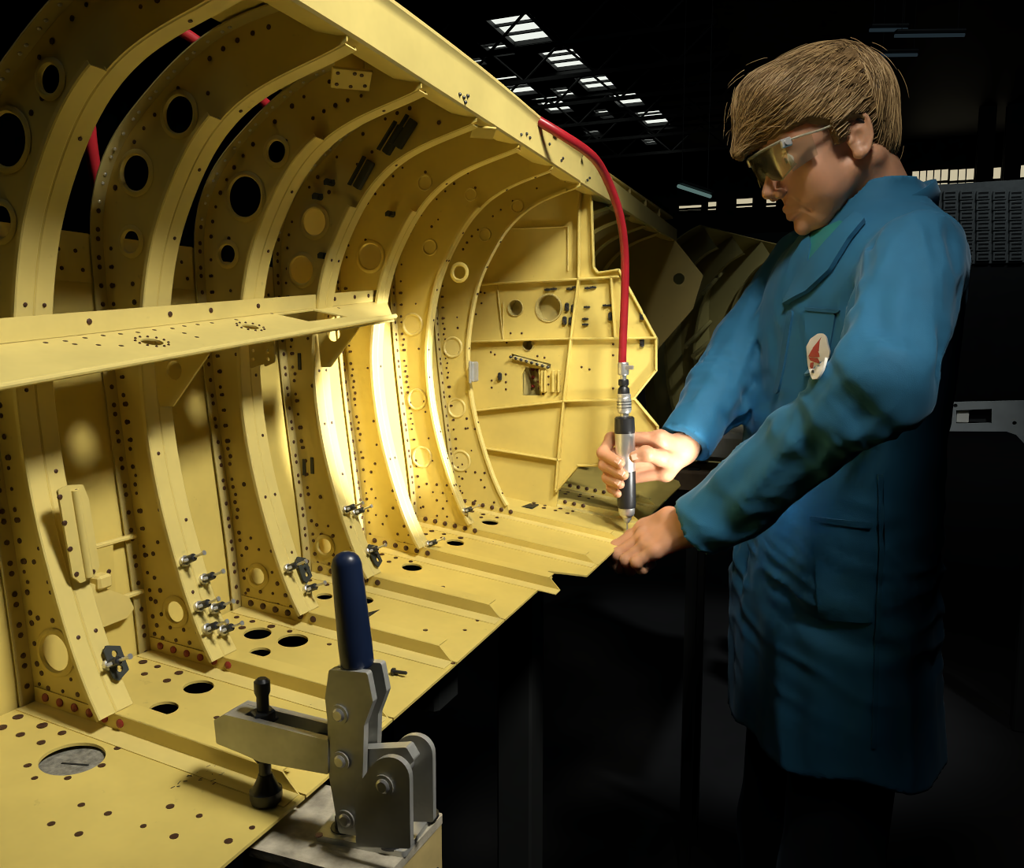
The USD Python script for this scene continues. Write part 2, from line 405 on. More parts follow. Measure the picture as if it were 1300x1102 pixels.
# tube lamps far off under the roof
TL = [(882, 243, 12, .8, 'tube_glow', 'short greenish tube lamp glowing left of the worker\'s goggles'), (1180, 45, 14, 1.0, 'dim_tube', 'long faint bluish tube lamp above the worker, farther right'),
      (1128, 38, 14, .55, 'dim_tube', 'faint bluish tube lamp above the worker\'s head'), (1140, 70, 15, .6, 'dim_tube', 'small faint tube lamp behind the worker\'s crown, lowest of the dim ones')]
for px, py, Y, L, m, lab in TL:
    c = at(px, py, Y); t = thing('tube_lamp', lab, 'lamp', c, 'tube lamps far off under the roof')
    ang = -.55 if m == 'tube_glow' else .1
    ux = np.array([math.cos(.35), math.sin(.35), 0]) if m != 'tube_glow' else unit((.35, .8, -.05))
    obj('tube', rod(c - ux * L / 2, c + ux * L / 2, .025, 10), m, t)
    obj('reflector', boxm(c + (0, 0, .055), (L, .14, .04), np.array([ux, np.cross((0, 0, 1), ux), (0, 0, 1)]).T, .01), 'hall_steel', t)
    for s in (-.4, .4): obj('hanger', rod(c + ux * L * s + (0, 0, .07), (c[0] + ux[0] * L * s, c[1] + ux[1] * L * s, ZC), .006, 6), 'hall_steel', t)
# grey drawer rack behind the worker's back
YR = 13.0
t = thing('drawer_rack', 'grey rack of small drawers with dark slots behind the worker\'s shoulder', 'rack', (*at(1240, 336, YR)[:2], 0))
a, b = at(1150, 236, YR), at(1318, 333, YR)
obj('cabinet_body', boxm(((a[0] + b[0]) / 2, YR + .3, (a[2] + b[2]) / 2), (b[0] - a[0], .5, a[2] - b[2]), None, .01), 'grey_paint', t)
obj('cabinet_base', boxm(((a[0] + b[0]) / 2, YR + .3, b[2] / 2), (b[0] - a[0], .45, b[2]), None, .01), 'hall_steel', t)
for c0, c1 in ((1153, 1171), (1175, 1194), (1198, 1215), (1219, 1236), (1240, 1257), (1261, 1278), (1282, 1299), (1303, 1316)):
    for r in range(7):
        y0 = 242 + r * 13
        p, q = at(c0, y0, YR), at(c1, y0 + 11, YR)
        d = obj('drawer', boxm(((p[0] + q[0]) / 2, YR + .03, (p[2] + q[2]) / 2), (q[0] - p[0], .05, p[2] - q[2]), None, .006), 'grey_paint', t)
        for s in (.28, .72): obj('slot', boxm(((p[0] + q[0]) / 2, YR + .003, p[2] + (q[2] - p[2]) * s), ((q[0] - p[0]) * .72, .006, (p[2] - q[2]) * .17)), 'slot_dark', d)
lp = at(1240, 170, 10.0)
# lamp that hangs above the rack, out of the light of the hull
rect('rack_lamp_light', (lp[0] + 1.2, 10.2, 5.6), (lp[0] + .2, YR, 3.0), .9, .2, 30.0, (.85, .95, 1.0))
# dark machine behind the worker's chin, with a cable
c = at(955, 300, 6.0)
t = thing('machine_cabinet', 'tall dark green machine cabinet behind the worker\'s chin', 'machine', (c[0] + .05, 6.3, 0))
obj('housing', boxm((c[0] + .12, 6.4, .9), (.75, .6, 1.8), None, .03), 'machine_green', t); obj('top_cap', boxm((c[0] + .12, 6.4, 1.93), (.82, .68, .26), None, .06), 'machine_green', t)
obj('cable', tube([at(x, y, 6.05) for x, y in ((912, 290), (922, 330), (945, 352), (957, 385), (960, 420))], .012, 8, samples=30), 'bench_wood', t)
# steel trolley lit from behind, seen under the worker's far arm
c0, c1 = at(868, 548, 1.86), at(958, 590, 1.86)
t = thing('steel_trolley', 'pale metal trolley seen below the worker\'s far sleeve', 'trolley', (c0[0] + .1, 1.95, 0))
obj('tray', boxm(((c0[0] + c1[0]) / 2 + .02, 1.95, (c0[2] + c1[2]) / 2), (c1[0] - c0[0] + .1, .17, c0[2] - c1[2]), None, .012), 'pale_paint', t)
obj('lower_shelf', boxm(((c0[0] + c1[0]) / 2 + .02, 1.955, c1[2] - .05), (c1[0] - c0[0] + .1, .16, .05), None, .006), 'bench_wood', t)
for sx in (-.1, .15):
    for sy in (1.90, 2.01): obj('leg', boxm((c0[0] + .1 + sx * .8, sy, (c1[2] - .02) / 2), (.025, .025, c1[2] - .02)), 'hall_steel', t)
# grey jig beam at the right edge
YJ = 3.0
t = thing('jig_beam', 'grey steel beam with a rectangular slot at the right edge, behind the coat', 'beam', (*at(1290, 600, YJ)[:2], 0))
P = Polygon([at(x, y, YJ)[[0, 2]] for x, y in ((1150, 512), (1320, 508), (1335, 640), (1306, 640), (1303, 566), (1290, 552), (1278, 548), (1150, 547))])
P = P.difference(Polygon([at(x, y, YJ)[[0, 2]] for x, y in ((1214, 521), (1259, 519), (1259, 537), (1214, 538))]))
for x, y in ((1213, 515), (1288, 537)): P = P.difference(Point(*at(x, y, YJ)[[0, 2]]).buffer(.006, 10))
obj('plate', extrude(P, (0, YJ + .012, 0), (1, 0, 0), (0, 0, 1), .012), 'grey_paint', t)
p, q = at(1215, 521, YJ), at(1230, 537, YJ); obj('white_tag', boxm(((p[0] + q[0]) / 2, YJ + .012, (p[2] + q[2]) / 2), (q[0] - p[0], .01, p[2] - q[2]), None, .002), 'pale_paint', t)
obj('back_rail', boxm((at(1290, 530, YJ)[0], YJ + .06, at(1290, 530, YJ)[2]), (.6, .08, .05), None, .005), 'hall_steel', t)
q = at(1320, 640, YJ); obj('post', boxm((q[0], YJ + .03, q[2] / 2), (.06, .06, q[2]), None, .006), 'hall_steel', t)
obj('post', boxm((q[0] + .25, YJ + .06, q[2] / 2), (.06, .06, q[2] + .2), None, .006), 'hall_steel', t)
for k, (xa, ya, xb, yb) in enumerate(((1262, 429, 1310, 436), (1226, 442, 1240, 444))):
    a, b = at(xa, ya, 4.6), at(xb, yb, 4.6); obj('pale_bar', rod(a, b, .006, 8), 'grey_paint', t) if False else None
# another hull section, unlit, beyond the bulkhead
sec = thing('second_fuselage_section', 'dark unlit fuselage section with curved ribs behind the worker\'s far arm', 'aircraft part', (-.35, 2.6, EYE[2] - .3))
# ================================================================== the hangar, see below; first the hull shell
Z0 = EYE[2]
FY = np.array([.433 + .1155 * n for n in range(7)])                  # the frames' places along the hull
INNER = np.array([(-.349, .219), (-.400, .204), (-.457, .183), (-.488, .159), (-.516, .121), (-.535, .083), (-.548, .035), (-.5545, -.018),
                  (-.5535, -.06), (-.549, -.10), (-.540, -.146), (-.528, -.189), (-.513, -.233), (-.492, -.276)])
OUTER = np.array([(-.352, .256), (-.405, .251), (-.467, .239), (-.543, .196), (-.585, .157), (-.605, .112), (-.608, .06), (-.605, .0),
                  (-.602, -.04), (-.594, -.12), (-.586, -.19), (-.578, -.291)])
def spline(P, n):
    s = np.r_[0, np.cumsum(np.linalg.norm(np.diff(P, axis=0), axis=1))]
    return CubicSpline(s, P)(np.linspace(0, s[-1], n))
INN, OUT = spline(INNER, 90), spline(OUTER, 90)
YK = np.array([-.2, .433, .55, .664, .78, .895, 1.01, 1.126, 1.6, 2.2])
DXK = PchipInterpolator(YK, [0, 0, 0, .006, .010, .012, .024, .030, .036, .04])     # the hull draws in towards the nose
ZFK = PchipInterpolator(YK, [-.291, -.289, -.288, -.283, -.277, -.271, -.265, -.260, -.255, -.25])   # floor height at the frames' feet
ZEK = PchipInterpolator(YK, [-.307, -.305, -.302, -.299, -.295, -.291, -.287, -.283, -.272, -.268])  # and at its outer edge
ZBK = lambda y: ZFK(y) / -.289
def warp(P, y):
    """The hull's cross section at y: drawn in and raised with the floor."""
    P = np.asarray(P, float); q = P.copy(); q[:, 0] += DXK(y)
    q[:, 1] = np.where(P[:, 1] < 0, P[:, 1] * ZBK(y), P[:, 1]); return q
def floor_z(x, y):
    t = (np.asarray(x) + .49) / .168; return Z0 + ZFK(y) + t * (ZEK(y) - ZFK(y))
def on_floor(px, py):
    p = atz(px, py, Z0 - .295)
    for _ in range(8): p = atz(px, py, float(floor_z(p[0], p[1])))
    return p

shell = thing('fuselage_shell', 'yellow primed aircraft fuselage shell with curved ribs and drilled holes, lying open', 'aircraft part', (-.45, .75, Z0 - .31))

# ---- frames ------------------------------------------------------------
HOLES = {  # pixel centre and half height of each round opening in a frame's web
    0: [(12, 178, 36), (66, 101, 20), (3, 282, 22), (72, 828, 24)],
    1: [(229, 146, 25), (174, 220, 24), (168, 307, 15), (224, 776, 14)],
    2: [(352, 193, 15), (312, 250, 27), (290, 323, 13), (328, 731, 11)],
    3: [(400, 282, 18), (384, 343, 18), (413, 693, 10)],
    4: [(471, 326, 17)], 5: [(584, 346, 9)], 6: []}
DISCS = {4: [(540, 232, 11)], 5: [(598, 247, 9), (546, 314, 11), (524, 412, 15), (530, 507, 14), (536, 580, 14)],
         6: [(657, 262, 9), (616, 298, 9), (575, 441, 14), (580, 518, 13), (585, 585, 14)]}
frames = []
for n, y in enumerate(FY):
    inn, out = warp(INN, y), warp(OUT, y)
    inn = np.vstack([inn, [(inn[-1, 0] + .002, float(floor_z(-.49, y)) - Z0)]])
    poly = Polygon(np.vstack([inn, out[::-1]])).buffer(0).intersection(sbox(-1, -1, -.353, 1))
    if hasattr(poly, 'geoms'): poly = max(poly.geoms, key=lambda q: q.area)
    rims = []
    for hx, hy, hr in HOLES[n]:
        c, e = at(hx, hy, y), at(hx, hy - hr, y); r = abs(e[2] - c[2])
        d = poly.exterior.distance(Point(c[0], c[2] - Z0))
        r = min(r, .024)
        poly = poly.difference(Point(c[0], c[2] - Z0).buffer(r, 20)); rims.append((c, r))
    web = extrude(poly, (0, y + .0008, Z0), (1, 0, 0), (0, 0, 1), .0016)
    fr = obj('frame', web, 'primer', shell)
    frames.append(fr)
    # flange that carries the skin, folded forward from the web's outer edge
    g = np.stack([np.c_[out[2:, 0], np.full(len(out) - 2, yy), out[2:, 1] + Z0] for yy in (y - .0135, y)], 1)
    c = np.stack([np.array([DXK(y) - .45, y, Z0])] * 1)
    inward = np.c_[np.gradient(out[2:, 1]), np.zeros(len(out) - 2), -np.gradient(out[2:, 0])]
    inward /= np.linalg.norm(inward, axis=1)[:, None]
    if inward[40, 0] < 0: inward = -inward
    g = g + inward[:, None] * .0022
    obj('skin_flange', sheet(g, .0012), 'primer_dull', fr)
    # the two cap strips back to back along the inner edge
    P = inn[:-1]; tn = np.gradient(P, axis=0); nr = np.c_[-tn[:, 1], tn[:, 0]]; nr /= np.linalg.norm(nr, axis=1)[:, None]
    if nr[45, 0] < 0: nr = -nr
    def strip(i0, i1, ya, yb, lift=.0):
        i0 = max(i0, int(np.argmax(P[:, 0] < -.354)))
        a = P[i0:i1] + nr[i0:i1] * (.0006 + lift)
        prof = [(ya, -.004), (ya, -.0008), (ya + .001, 0), (yb - .001, 0), (yb, -.0008), (yb, -.004)]
        gg = np.stack([np.c_[a[:, 0] + nr[i0:i1, 0] * o, np.full(len(a), yy), a[:, 1] + nr[i0:i1, 1] * o + Z0] for yy, o in prof], 1)
        return sheet(gg, -.0012)
    top = [18, 19, 17, 26, 24, 20, 8][n]
    w = [.0155, .0155, .0155, .0145, .013, .008, .005][n]
    obj('cap_strip', strip(top, 90, y - w, y - .0008, .0012), 'primer_pale', fr)
    obj('cap_strip', strip(0, 90, y + .0008, y + w + .001), 'primer_pale', fr)
    # flanged rims of the openings
    if rims:
        ms = []
        for c, r in rims:
            ang = np.linspace(0, 2 * np.pi, 33)
            pf = [(r + .004, y - .0012), (r + .0022, y - .0024), (r + .0006, y - .0024), (r - .0004, y - .0008)]
            gg = np.stack([np.c_[c[0] + rr * np.cos(ang), np.full(33, yy), c[2] + rr * np.sin(ang)] for rr, yy in pf], 1)
            ms.append(sheet(gg, .0006))
        obj('hole_rim', ms, 'primer', fr, kind='stuff')
    for hx, hy, hr in DISCS.get(n, []):
        c, e = at(hx, hy, y), at(hx, hy - hr, y); r = abs(e[2] - c[2])
        obj('pressed_disc', lathe((c[0], y, c[2]), (c[0], y - 1, c[2]), [(0, r), (.0012, r), (.0024, r * .93), (.0024, r * .84), (.001, r * .74)], 28), 'primer_pale', fr)
    # rivets: skin flange, web foot, cap strips
    pts, nor = [], []
    s = np.r_[0, np.cumsum(np.linalg.norm(np.diff(out, axis=0), axis=1))]
    for q in np.arange(.10, s[-1] - .01, .0125):
        k = int(np.searchsorted(s, q)); pts.append(np.array([out[k, 0], y - .0065, out[k, 1] + Z0]) + inward[max(0, k - 2)] * .0034); nor.append(inward[max(0, k - 2)])
    hi = [k for k in range(len(pts)) if pts[k][2] > Z0 + .115 and n < 5]
    if hi: obj('bright_rivets', studs([pts[k] for k in hi], [nor[k] for k in hi], .0016, .0012), 'bright_steel', fr, kind='stuff')
    lo = [k for k in range(len(pts)) if k not in hi]
    obj('skin_rivets', studs([pts[k] for k in lo], [nor[k] for k in lo], .0022, .001), 'rivet', fr, kind='stuff')
    pts = []
    for q in np.arange(.36, s[-1] - .012, .0135):
        k = int(np.searchsorted(s, q)); o = np.array([out[k, 0], out[k, 1]]) + inward[k - 2][[0, 2]] * .010
        pts.append((o[0], y - .0008, o[1] + Z0))
    for a in range(14):
        for b in range(4):
            xx, zz = -.566 + DXK(y) + b * .0155 + (a % 2) * .006, -.279 + a * .011
            if a > 2 and RNG.random() < (.25 + .05 * a): continue
            if poly.buffer(-.004).contains(Point(xx, zz)): pts.append((xx, y - .0008, zz + Z0))
    for q in np.arange(.05, s[-1] - .1, .017):
        k = int(np.searchsorted(s, q)); 
        for off in (.012, .034):
            o = np.array([out[k, 0], out[k, 1]]) + inward[max(k - 2, 0)][[0, 2]] * off
            if RNG.random() < (.75 if off < .02 else .3) and poly.buffer(-.003).contains(Point(*o)): pts.append((o[0], y - .0008, o[1] + Z0))
    obj('web_rivets', studs(pts, [(0, -1, 0)] * len(pts), .0020 if n < 4 else .0017, .0009, 8, .25), 'rivet', fr, kind='stuff')
    pts, nor = [], []
    for k in range(8, 88, 9 if n < 5 else 6):
        for yy, pr in ((y - w * .5, .3), (y + w * .55, .55)):
            if RNG.random() < pr and (k > top or yy > y):
                pts.append(np.array([P[k, 0], yy, P[k, 1] + Z0]) + np.array([nr[k, 0], 0, nr[k, 1]]) * (.002 if yy < y else .0008)); nor.append((nr[k, 0], 0, nr[k, 1]))
    if pts: obj('cap_rivets', studs(pts, nor, .0016, .0007), 'rivet', fr, kind='stuff')

# ---- skin ----------------------------------------------------------------
SK = spline(OUTER, 140)
def skin(y0, y1, k0, k1, mat='primer'):
    ys = np.linspace(y0, y1, 4)
    g = np.stack([np.c_[np.minimum(warp(SK, yy)[k0:k1, 0], -.357 - np.arange(k1 - k0) * 1e-5), np.full(k1 - k0, yy), warp(SK, yy)[k0:k1, 1] + Z0] for yy in ys], 1)
    return sheet(g, -.0014)
def kz(z, lo=30): return int(lo + np.argmin(np.abs(SK[lo:, 1] - z)))
def edge(y): return DXK(y)
gap = .0009
obj('skin_panel', skin(.02, FY[0] - gap, kz(.11), 140), 'primer', shell)
for n, zt in ((0, .090), (1, .086), (2, .080)):
    obj('skin_panel', skin(FY[n] + gap - .0, FY[n + 1] - gap, kz(zt), 140), 'primer', shell)
    obj('skin_panel', skin(FY[n] + gap, FY[n + 1] - gap, 0, [22, 30, 34][n]), 'primer', shell)
    k = kz(zt); g = []
    for yy in (FY[n] + .004, FY[n + 1] - .016):                       # doubler strip under the opening's sill
        q = warp(SK, yy)[k:k + 9]; g.append(np.c_[q[:, 0] + .0022, np.full(9, yy), q[:, 1] + Z0])
    obj('sill_strip', sheet(np.stack(g, 1), .0012), 'primer_pale', shell)
    pts = [np.array([warp(SK, yy)[k + 3, 0] + .0036, yy, warp(SK, yy)[k + 3, 1] + Z0]) for yy in np.linspace(FY[n] + .02, FY[n + 1] - .03, 5)]
    pts += [np.array([warp(SK, yy)[k + 6, 0] + .0036, yy, warp(SK, yy)[k + 6, 1] + Z0]) for yy in np.linspace(FY[n] + .03, FY[n + 1] - .024, 4)]
    obj('sill_rivets', studs(pts, [(1, 0, .1)] * len(pts), .0018, .0008), 'rivet', shell, kind='stuff')
obj('skin_panel', skin(.02, FY[0] - gap, 0, 22), 'primer', shell)
for n in (3, 4, 5): obj('skin_panel', skin(FY[n] + gap, FY[n + 1] - gap, 0, 140), 'primer', shell)
obj('skin_panel', skin(FY[6] + gap, 1.80, 0, 140), 'primer', shell)

# stringers that cross two of the bays, with their lightened clips
for n, zc in ((0, -.175), (0, -.225)):
    xx = np.interp(-zc, -OUT[:, 1], OUT[:, 0])
    obj('stringer', boxm(((xx + .006), (FY[n] + FY[n + 1]) / 2, Z0 + zc), (.006, .105, .004), bevel=.001), 'primer_pale', shell)
xx = np.interp(.2, -OUT[:, 1], OUT[:, 0])
pl = sbox(0, 0, .062, .046).difference(Point(.036, .02).buffer(.006))
obj('clip_plate', extrude(pl, (xx + .004, .455, Z0 - .223), (0, 1, 0), (0, 0, 1), .0015), 'primer', shell)
obj('clip_block', boxm((xx + .011, .497, Z0 - .203), (.014, .014, .012), bevel=.002), 'primer_pale', shell)
pts = [(xx + .0056, .455 + a, Z0 - .223 + b) for a, b in ((.012, .036), (.012, .010), (.03, .039), (.044, .036), (.045, .012), (.056, .024))]
obj('clip_rivets', studs(pts, [(1, 0, 0)] * 6, .0022, .001), 'rivet', shell, kind='stuff')
# triangular tab low in the first bay
a = [atx(p, q, -.573)[[1, 2]] for p, q in ((110, 742), (160, 760), (166, 772), (158, 782), (122, 796))]
obj('corner_tab', extrude(Polygon(a).buffer(.002), (-.573, 0, 0), (0, 1, 0), (0, 0, 1), .0016), 'primer_pale', shell)

# ---- floor ---------------------------------------------------------------
OV = [(92, 963, 44), (208, 899, 20), (252, 872, 21), (327, 804, 19), (330, 828, 15), (372, 813, 21), (412, 757, 11), (462, 762, 13), (523, 720, 14), (578, 689, 12), (622, 663, 11)]
SM = [(3 + 283 / 2.742 - 3, 700 + 883 / 2.742), (137, 1033), (216, 1024), (253, 1036), (65, 1046), (100, 1059), (182, 1049), (221, 1062), (86, 988), (44, 988), (35, 972),
      (129, 972), (149, 950), (290, 1068), (320, 1051), (275, 911), (325, 895), (393, 895), (405, 1060), (418, 818), (498, 818), (503, 855), (530, 745), (540, 760), (562, 745), (570, 757),
      (616, 772), (606, 788), (690, 700), (640, 690), (625, 688), (660, 695), (683, 690), (540, 800), (556, 812), (590, 800), (575, 842)]
holes = []
for px, py, rx in OV:
    p = on_floor(px, py); q = on_floor(px + rx, py); holes.append(Point(p[0], p[1]).buffer(min(.026, np.hypot(*(q - p)[:2]) * .92), 20))
SP = [on_floor(px, py) + (0, 0, .0002) for px, py in SM]
obj('filled_holes', studs(SP, [(0, 0, 1)] * len(SP), .0023, .0004, 10, .2), 'rivet', shell, kind='stuff')
HU = unary_union(holes)
EDGE = [(-.03, -.326), (.93, -.3225), (.945, -.334), (.962, -.288), (1.16, -.284), (1.545, -.281), (1.585, -.292), (1.62, -.33)]
def edge_x(y): return np.interp(y, [e[0] for e in EDGE], [e[1] for e in EDGE])
ys = [-.03] + list(FY) + [1.245, 1.36, 1.62]
for a, b in zip(ys[:-1], ys[1:]):
    yy = sorted({a + gap, b - gap} | {e[0] for e in EDGE if a < e[0] < b})
    outl = [(edge_x(q), q) for q in yy] + [(-.576 + DXK(q), q) for q in (b - gap, (a + b) / 2, a + gap)]
    v, f = extrude(Polygon(outl).difference(HU), (0, 0, 0), (1, 0, 0), (0, 1, 0), .0022, .03)
    v[:, 2] += floor_z(v[:, 0], v[:, 1]) - .0022
    obj('floor_panel', (v, f), 'primer', shell)
ms = []
for row in range(5):                                                   # faint worn stencil strokes, no longer legible
    for k in range(7):
        if RNG.random() < .25: continue
        p = on_floor(222 + row * 13 + k * 9.5, 1000 - row * 1.5 - k * 6.5); a_ = .75 + RNG.uniform(-.5, .5)
        for _ in range(2):
            aa = a_ + RNG.uniform(-1.2, 1.2); q = p + (RNG.uniform(-.002, .002), RNG.uniform(-.002, .002), .0005)
            ms.append(boxm(q, (RNG.uniform(.0015, .0038), .0005, .0003), np.array([(math.cos(aa), math.sin(aa), 0), (-math.sin(aa), math.cos(aa), 0), (0, 0, 1)]).T))
obj('worn_stencil', ms, 'ink', shell, kind='stuff')
for n, y in enumerate(list(FY) + [1.245, 1.36]):                       # upright floor beams under each frame, ends cut on the slant
    x0, x1 = (-.574 if n < 7 else -.5) + DXK(y), edge_x(y) - .004
    if n == 4: x1 = -.30
    h = .0125 if n < 5 else .009
    def line(x, dz): return (x, float(floor_z(x, y)) + dz - Z0)
    web = Polygon([line(x0, 0), line(x1, 0), line(x1 - .013, h), line(x0, h)])
    fb = obj('floor_beam', extrude(web, (0, y - .0005, Z0), (1, 0, 0), (0, 0, 1), .0014), 'primer', shell)
    gg = np.stack([[(x, yy, float(floor_z(x, y)) + h) for x in np.linspace(x0, x1 - .014, 8)] for yy in (y - .0018, y + .017)], 1)
    obj('beam_flange', sheet(gg, -.0012), 'primer', fb)
    v, f = extrude(sbox(x0, y - .0179, x1, y - .0019).difference(HU.buffer(.0008)), (0, 0, 0), (1, 0, 0), (0, 1, 0), .0009, .03)
    v[:, 2] += floor_z(v[:, 0], v[:, 1]) - .0002
    obj('lap_strip', (v, f), 'primer_pale', fb)
    pts = [(x, y - .0019, float(floor_z(x, y)) + .0068) for x in np.linspace(x0 + .012, x0 + .088, 6)]
    obj('beam_rivets', studs(pts, [(0, -1, .15)] * len(pts), .0033, .0018, 10), 'rivet' if n not in (0, 1) else 'red_rivet', fb, kind='stuff')
    pts = [(x + RNG.uniform(-.003, .003), y + dy, float(floor_z(x, y + dy)) + .0004) for dy in (-.024, -.04) for x in np.linspace(x0 + .012, x0 + .075, 4)]
    pts = [q for q in pts if not HU.buffer(.004).contains(Point(q[0], q[1]))]
    if pts: obj('floor_rivets', studs(pts, [(0, 0, 1)] * len(pts), .0032, .001, 10, .2), 'rivet', fb, kind='stuff')

# ---- the sill beam along the top -----------------------------------------
BB = PchipInterpolator([0, .533, .666, .866, 1.13, 1.8], [.222, .222, .220, .217, .212, .205])
BT = PchipInterpolator([0, .632, .747, .996, 1.12, 1.8], [.262, .2625, .2615, .252, .247, .228])
ys = np.linspace(.05, 1.118, 40)
def beam(ys, X, lip):
    g = []
    for yy in ys:
        b, t = BB(yy), BT(yy)
        sec = [(X - .03, b + .006), (X - .012, b + .001), (X - .002, b), (X, b + .002), (X, t - .006), (X + lip * .4, t - .002), (X + lip, t + .001), (X + lip, t + .004), (X - .004, t + .005), (X - .03, t + .003)]
        g.append([(q[0], yy, Z0 + q[1]) for q in sec])
    return sheet(np.array(g), -.0016)
bm = obj('sill_beam', beam(ys, -.350, .004), 'primer_pale', shell)
obj('beam_end', beam(np.linspace(1.121, 1.82, 16), -.352, .0), 'primer_pale', bm)
pts = [atx(px, py, -.350) + (.0004, 0, 0) for px, py in ((583, 120), (588, 124), (593, 122), (668, 170), (672, 175), (697, 183), (714, 201), (712, 204), (745, 229), (748, 226), (590, 130), (661, 171))]
obj('beam_bolts', studs(pts, [(1, 0, 0)] * len(pts), .0019, .0018, 8), 'dark_steel', bm, kind='stuff')

# ---- brackets -------------------------------------------------------------
def slab(name, px, Y, t, mat='primer', r=.0015, parent=shell, holes=()):
    P = Polygon([at(a, b, Y)[[0, 2]] for a, b in px]).buffer(-r).buffer(r)
    for hx, hy, hr in holes:
        c = at(hx, hy, Y); P = P.difference(Point(c[0], c[2]).buffer(hr, 12))
    return obj(name, extrude(P, (0, Y + t / 2, 0), (1, 0, 0), (0, 0, 1), t), mat, parent)
slab('gusset', [(196, 452), (268, 446), (220, 516), (204, 516)], FY[1] - .0165, .002, 'primer', holes=[(222, 470, .008)])
slab('gusset', [(404, 420), (458, 414), (420, 466), (408, 466)], FY[3] - .0155, .002, 'primer', holes=[(424, 424, .008)])
for n, pts in ((2, [(316, 436), (336, 432), (336, 462), (318, 468)]), (2, [(335, 432), (349, 430), (349, 460), (336, 466)])):
    slab('bracket_plate', pts, FY[n] - .018, .0016, 'primer_dull', holes=[(pts[0][0] + 6, 445, .0018), (pts[0][0] + 6, 456, .0018)])
# angle bracket under the sill beam
c = at(446, 100, FY[2] - .03)
R = np.array(frame_of((.3, -.35, -.75))).T
br = obj('angle_bracket', boxm(c, (.034, .022, .003), R, .001), 'primer', shell)
obj('bracket_rivets', studs([c + R @ np.array([a, b, .0015]) for a, b in ((-.012, -.006), (-.012, .006), (.0, -.007), (.008, .006), (.012, -.005), (.002, .007))], [R[:, 2]] * 6, .0018, .0008), 'rivet', br, kind='stuff')
obj('bracket_leg', boxm(c + np.array([-.008, .010, .012]), (.030, .002, .030), None, .0008), 'primer', br)
for px, py, Y, s in ((613, 168, FY[3] + .03, .016), (690, 210, FY[5] + .02, .017)):
    c = at(px, py, Y); obj('angle_bracket', boxm(c, (s * 1.6, s, .0025), R, .0008), 'primer', shell)
# dark pulley brackets on the fourth and fifth frames
for px, py, Y, rz in ((462, 222, FY[3] - .006, -.95), (515, 170, FY[3] - .005, -.9), (500, 178, FY[3] - .005, -.9)):
    c = at(px, py, Y); ca, sa = math.cos(rz), math.sin(rz)
    R2 = np.array([[ca, 0, sa], [0, 1, 0], [-sa, 0, ca]])
    obj('dark_bracket', [boxm(c, (.032, .008, .008), R2, .001), boxm(c + R2 @ np.array([0, -.006, .006]), (.034, .006, .002), R2, .0005)], 'sealant', shell)
for px, py, Y in ((420, 232, FY[3]), (405, 250, FY[3]), (497, 272, FY[4]), (412, 325, FY[3])):
    c = at(px, py, Y - .004); obj('stud_clip', [rod(c + (0, .004, 0), c - (0, .008, 0), .0035, 10), boxm(c - (0, .003, 0), (.014, .002, .005), None, .0006)], 'sealant', shell)
# long dark slots on the fourth frame's web
for px, py in ((381, 459), (387, 593), (397, 591)):
    c = at(px, py, FY[3]); obj('slot_seal', boxm((c[0], FY[3] - .0012, c[2]), (.0045, .0016, .019), None, .002), 'sealant', shell)
# hinge strip on the first frame's cap and its dark latch plate
hp = [at(p, q, FY[0] + .006) for p, q in ((70, 620), (104, 612), (126, 722), (92, 738))]
hx = -.524
Hs = [atx(p, q, hx)[[1, 2]] for p, q in ((71, 622), (84, 616), (103, 615), (110, 632), (124, 718), (118, 732), (100, 740), (90, 732))]
hg = obj('hinge_strip', extrude(Polygon(Hs).buffer(-.002).buffer(.002), (hx, 0, 0), (0, 1, 0), (0, 0, 1), .002), 'primer_pale', shell)
a, b = atx(95, 622, hx + .002), atx(113, 732, hx + .002)
obj('hinge_barrel', rod(a, b, .0032, 14), 'primer_pale', hg)
pts = [atx(p, q, hx + .002) for p, q in ((76, 631), (97, 624), (82, 664), (89, 697), (97, 729), (118, 726))]
obj('hinge_rivets', studs(pts, [(1, 0, 0)] * 6, .0020, .001), 'rivet', hg, kind='stuff')

# ---- the shelf fixed across the frames ------------------------------------
def shelf_pt(u, v):
    """u along the shelf (0 near, 1 far), v 0 = top of the back flange, 1 = fold, 2 = front edge."""
    A = [(atx(-60, 408.5, -.541), atx(490, 367, -.541)), (atx(-60, 443, -.541), atx(490, 381, -.541)), (atx(-60, 497, -.478), atx(502, 399, -.478))]
    i = min(int(v), 1); w = v - i
    p = A[i][0] + (A[i][1] - A[i][0]) * u; q = A[i + 1][0] + (A[i + 1][1] - A[i + 1][0]) * u
    return p + (q - p) * w
us = np.linspace(0, 1, 24)
sh = obj('shelf_flange', sheet(np.array([[shelf_pt(u, v) for u in us] for v in (0, .5, 1)]), .0014), 'primer_pale', shell)
U, V = shelf_pt(1, 1.5) - shelf_pt(0, 1.5), None
O0 = shelf_pt(0, 1); eu = unit(shelf_pt(1, 1) - O0)
en = unit(np.cross(eu, shelf_pt(0, 2) - O0)); ev = np.cross(en, eu)
def plan(p): d = p - O0; return (d @ eu, d @ ev)
def on_shelf(px, py):
    d = FW + RT * (px - 650) / FPX - UP * (py - 551) / FPX
    return EYE + d * (((O0 - EYE) @ en) / (d @ en))
outl = [plan(shelf_pt(0, 1)), plan(shelf_pt(1, 1)), plan(shelf_pt(1, 2)), plan(shelf_pt(0, 2))]
PL = Polygon(outl)
for px, py, r in ((193, 434, .0085), (318, 415, .0075)):
    PL = PL.difference(Point(*plan(on_shelf(px, py))).buffer(r, 16))
PL = PL.difference(Polygon([plan(on_shelf(*q)) for q in ((352, 399), (398, 393), (442, 402), (392, 408))]))
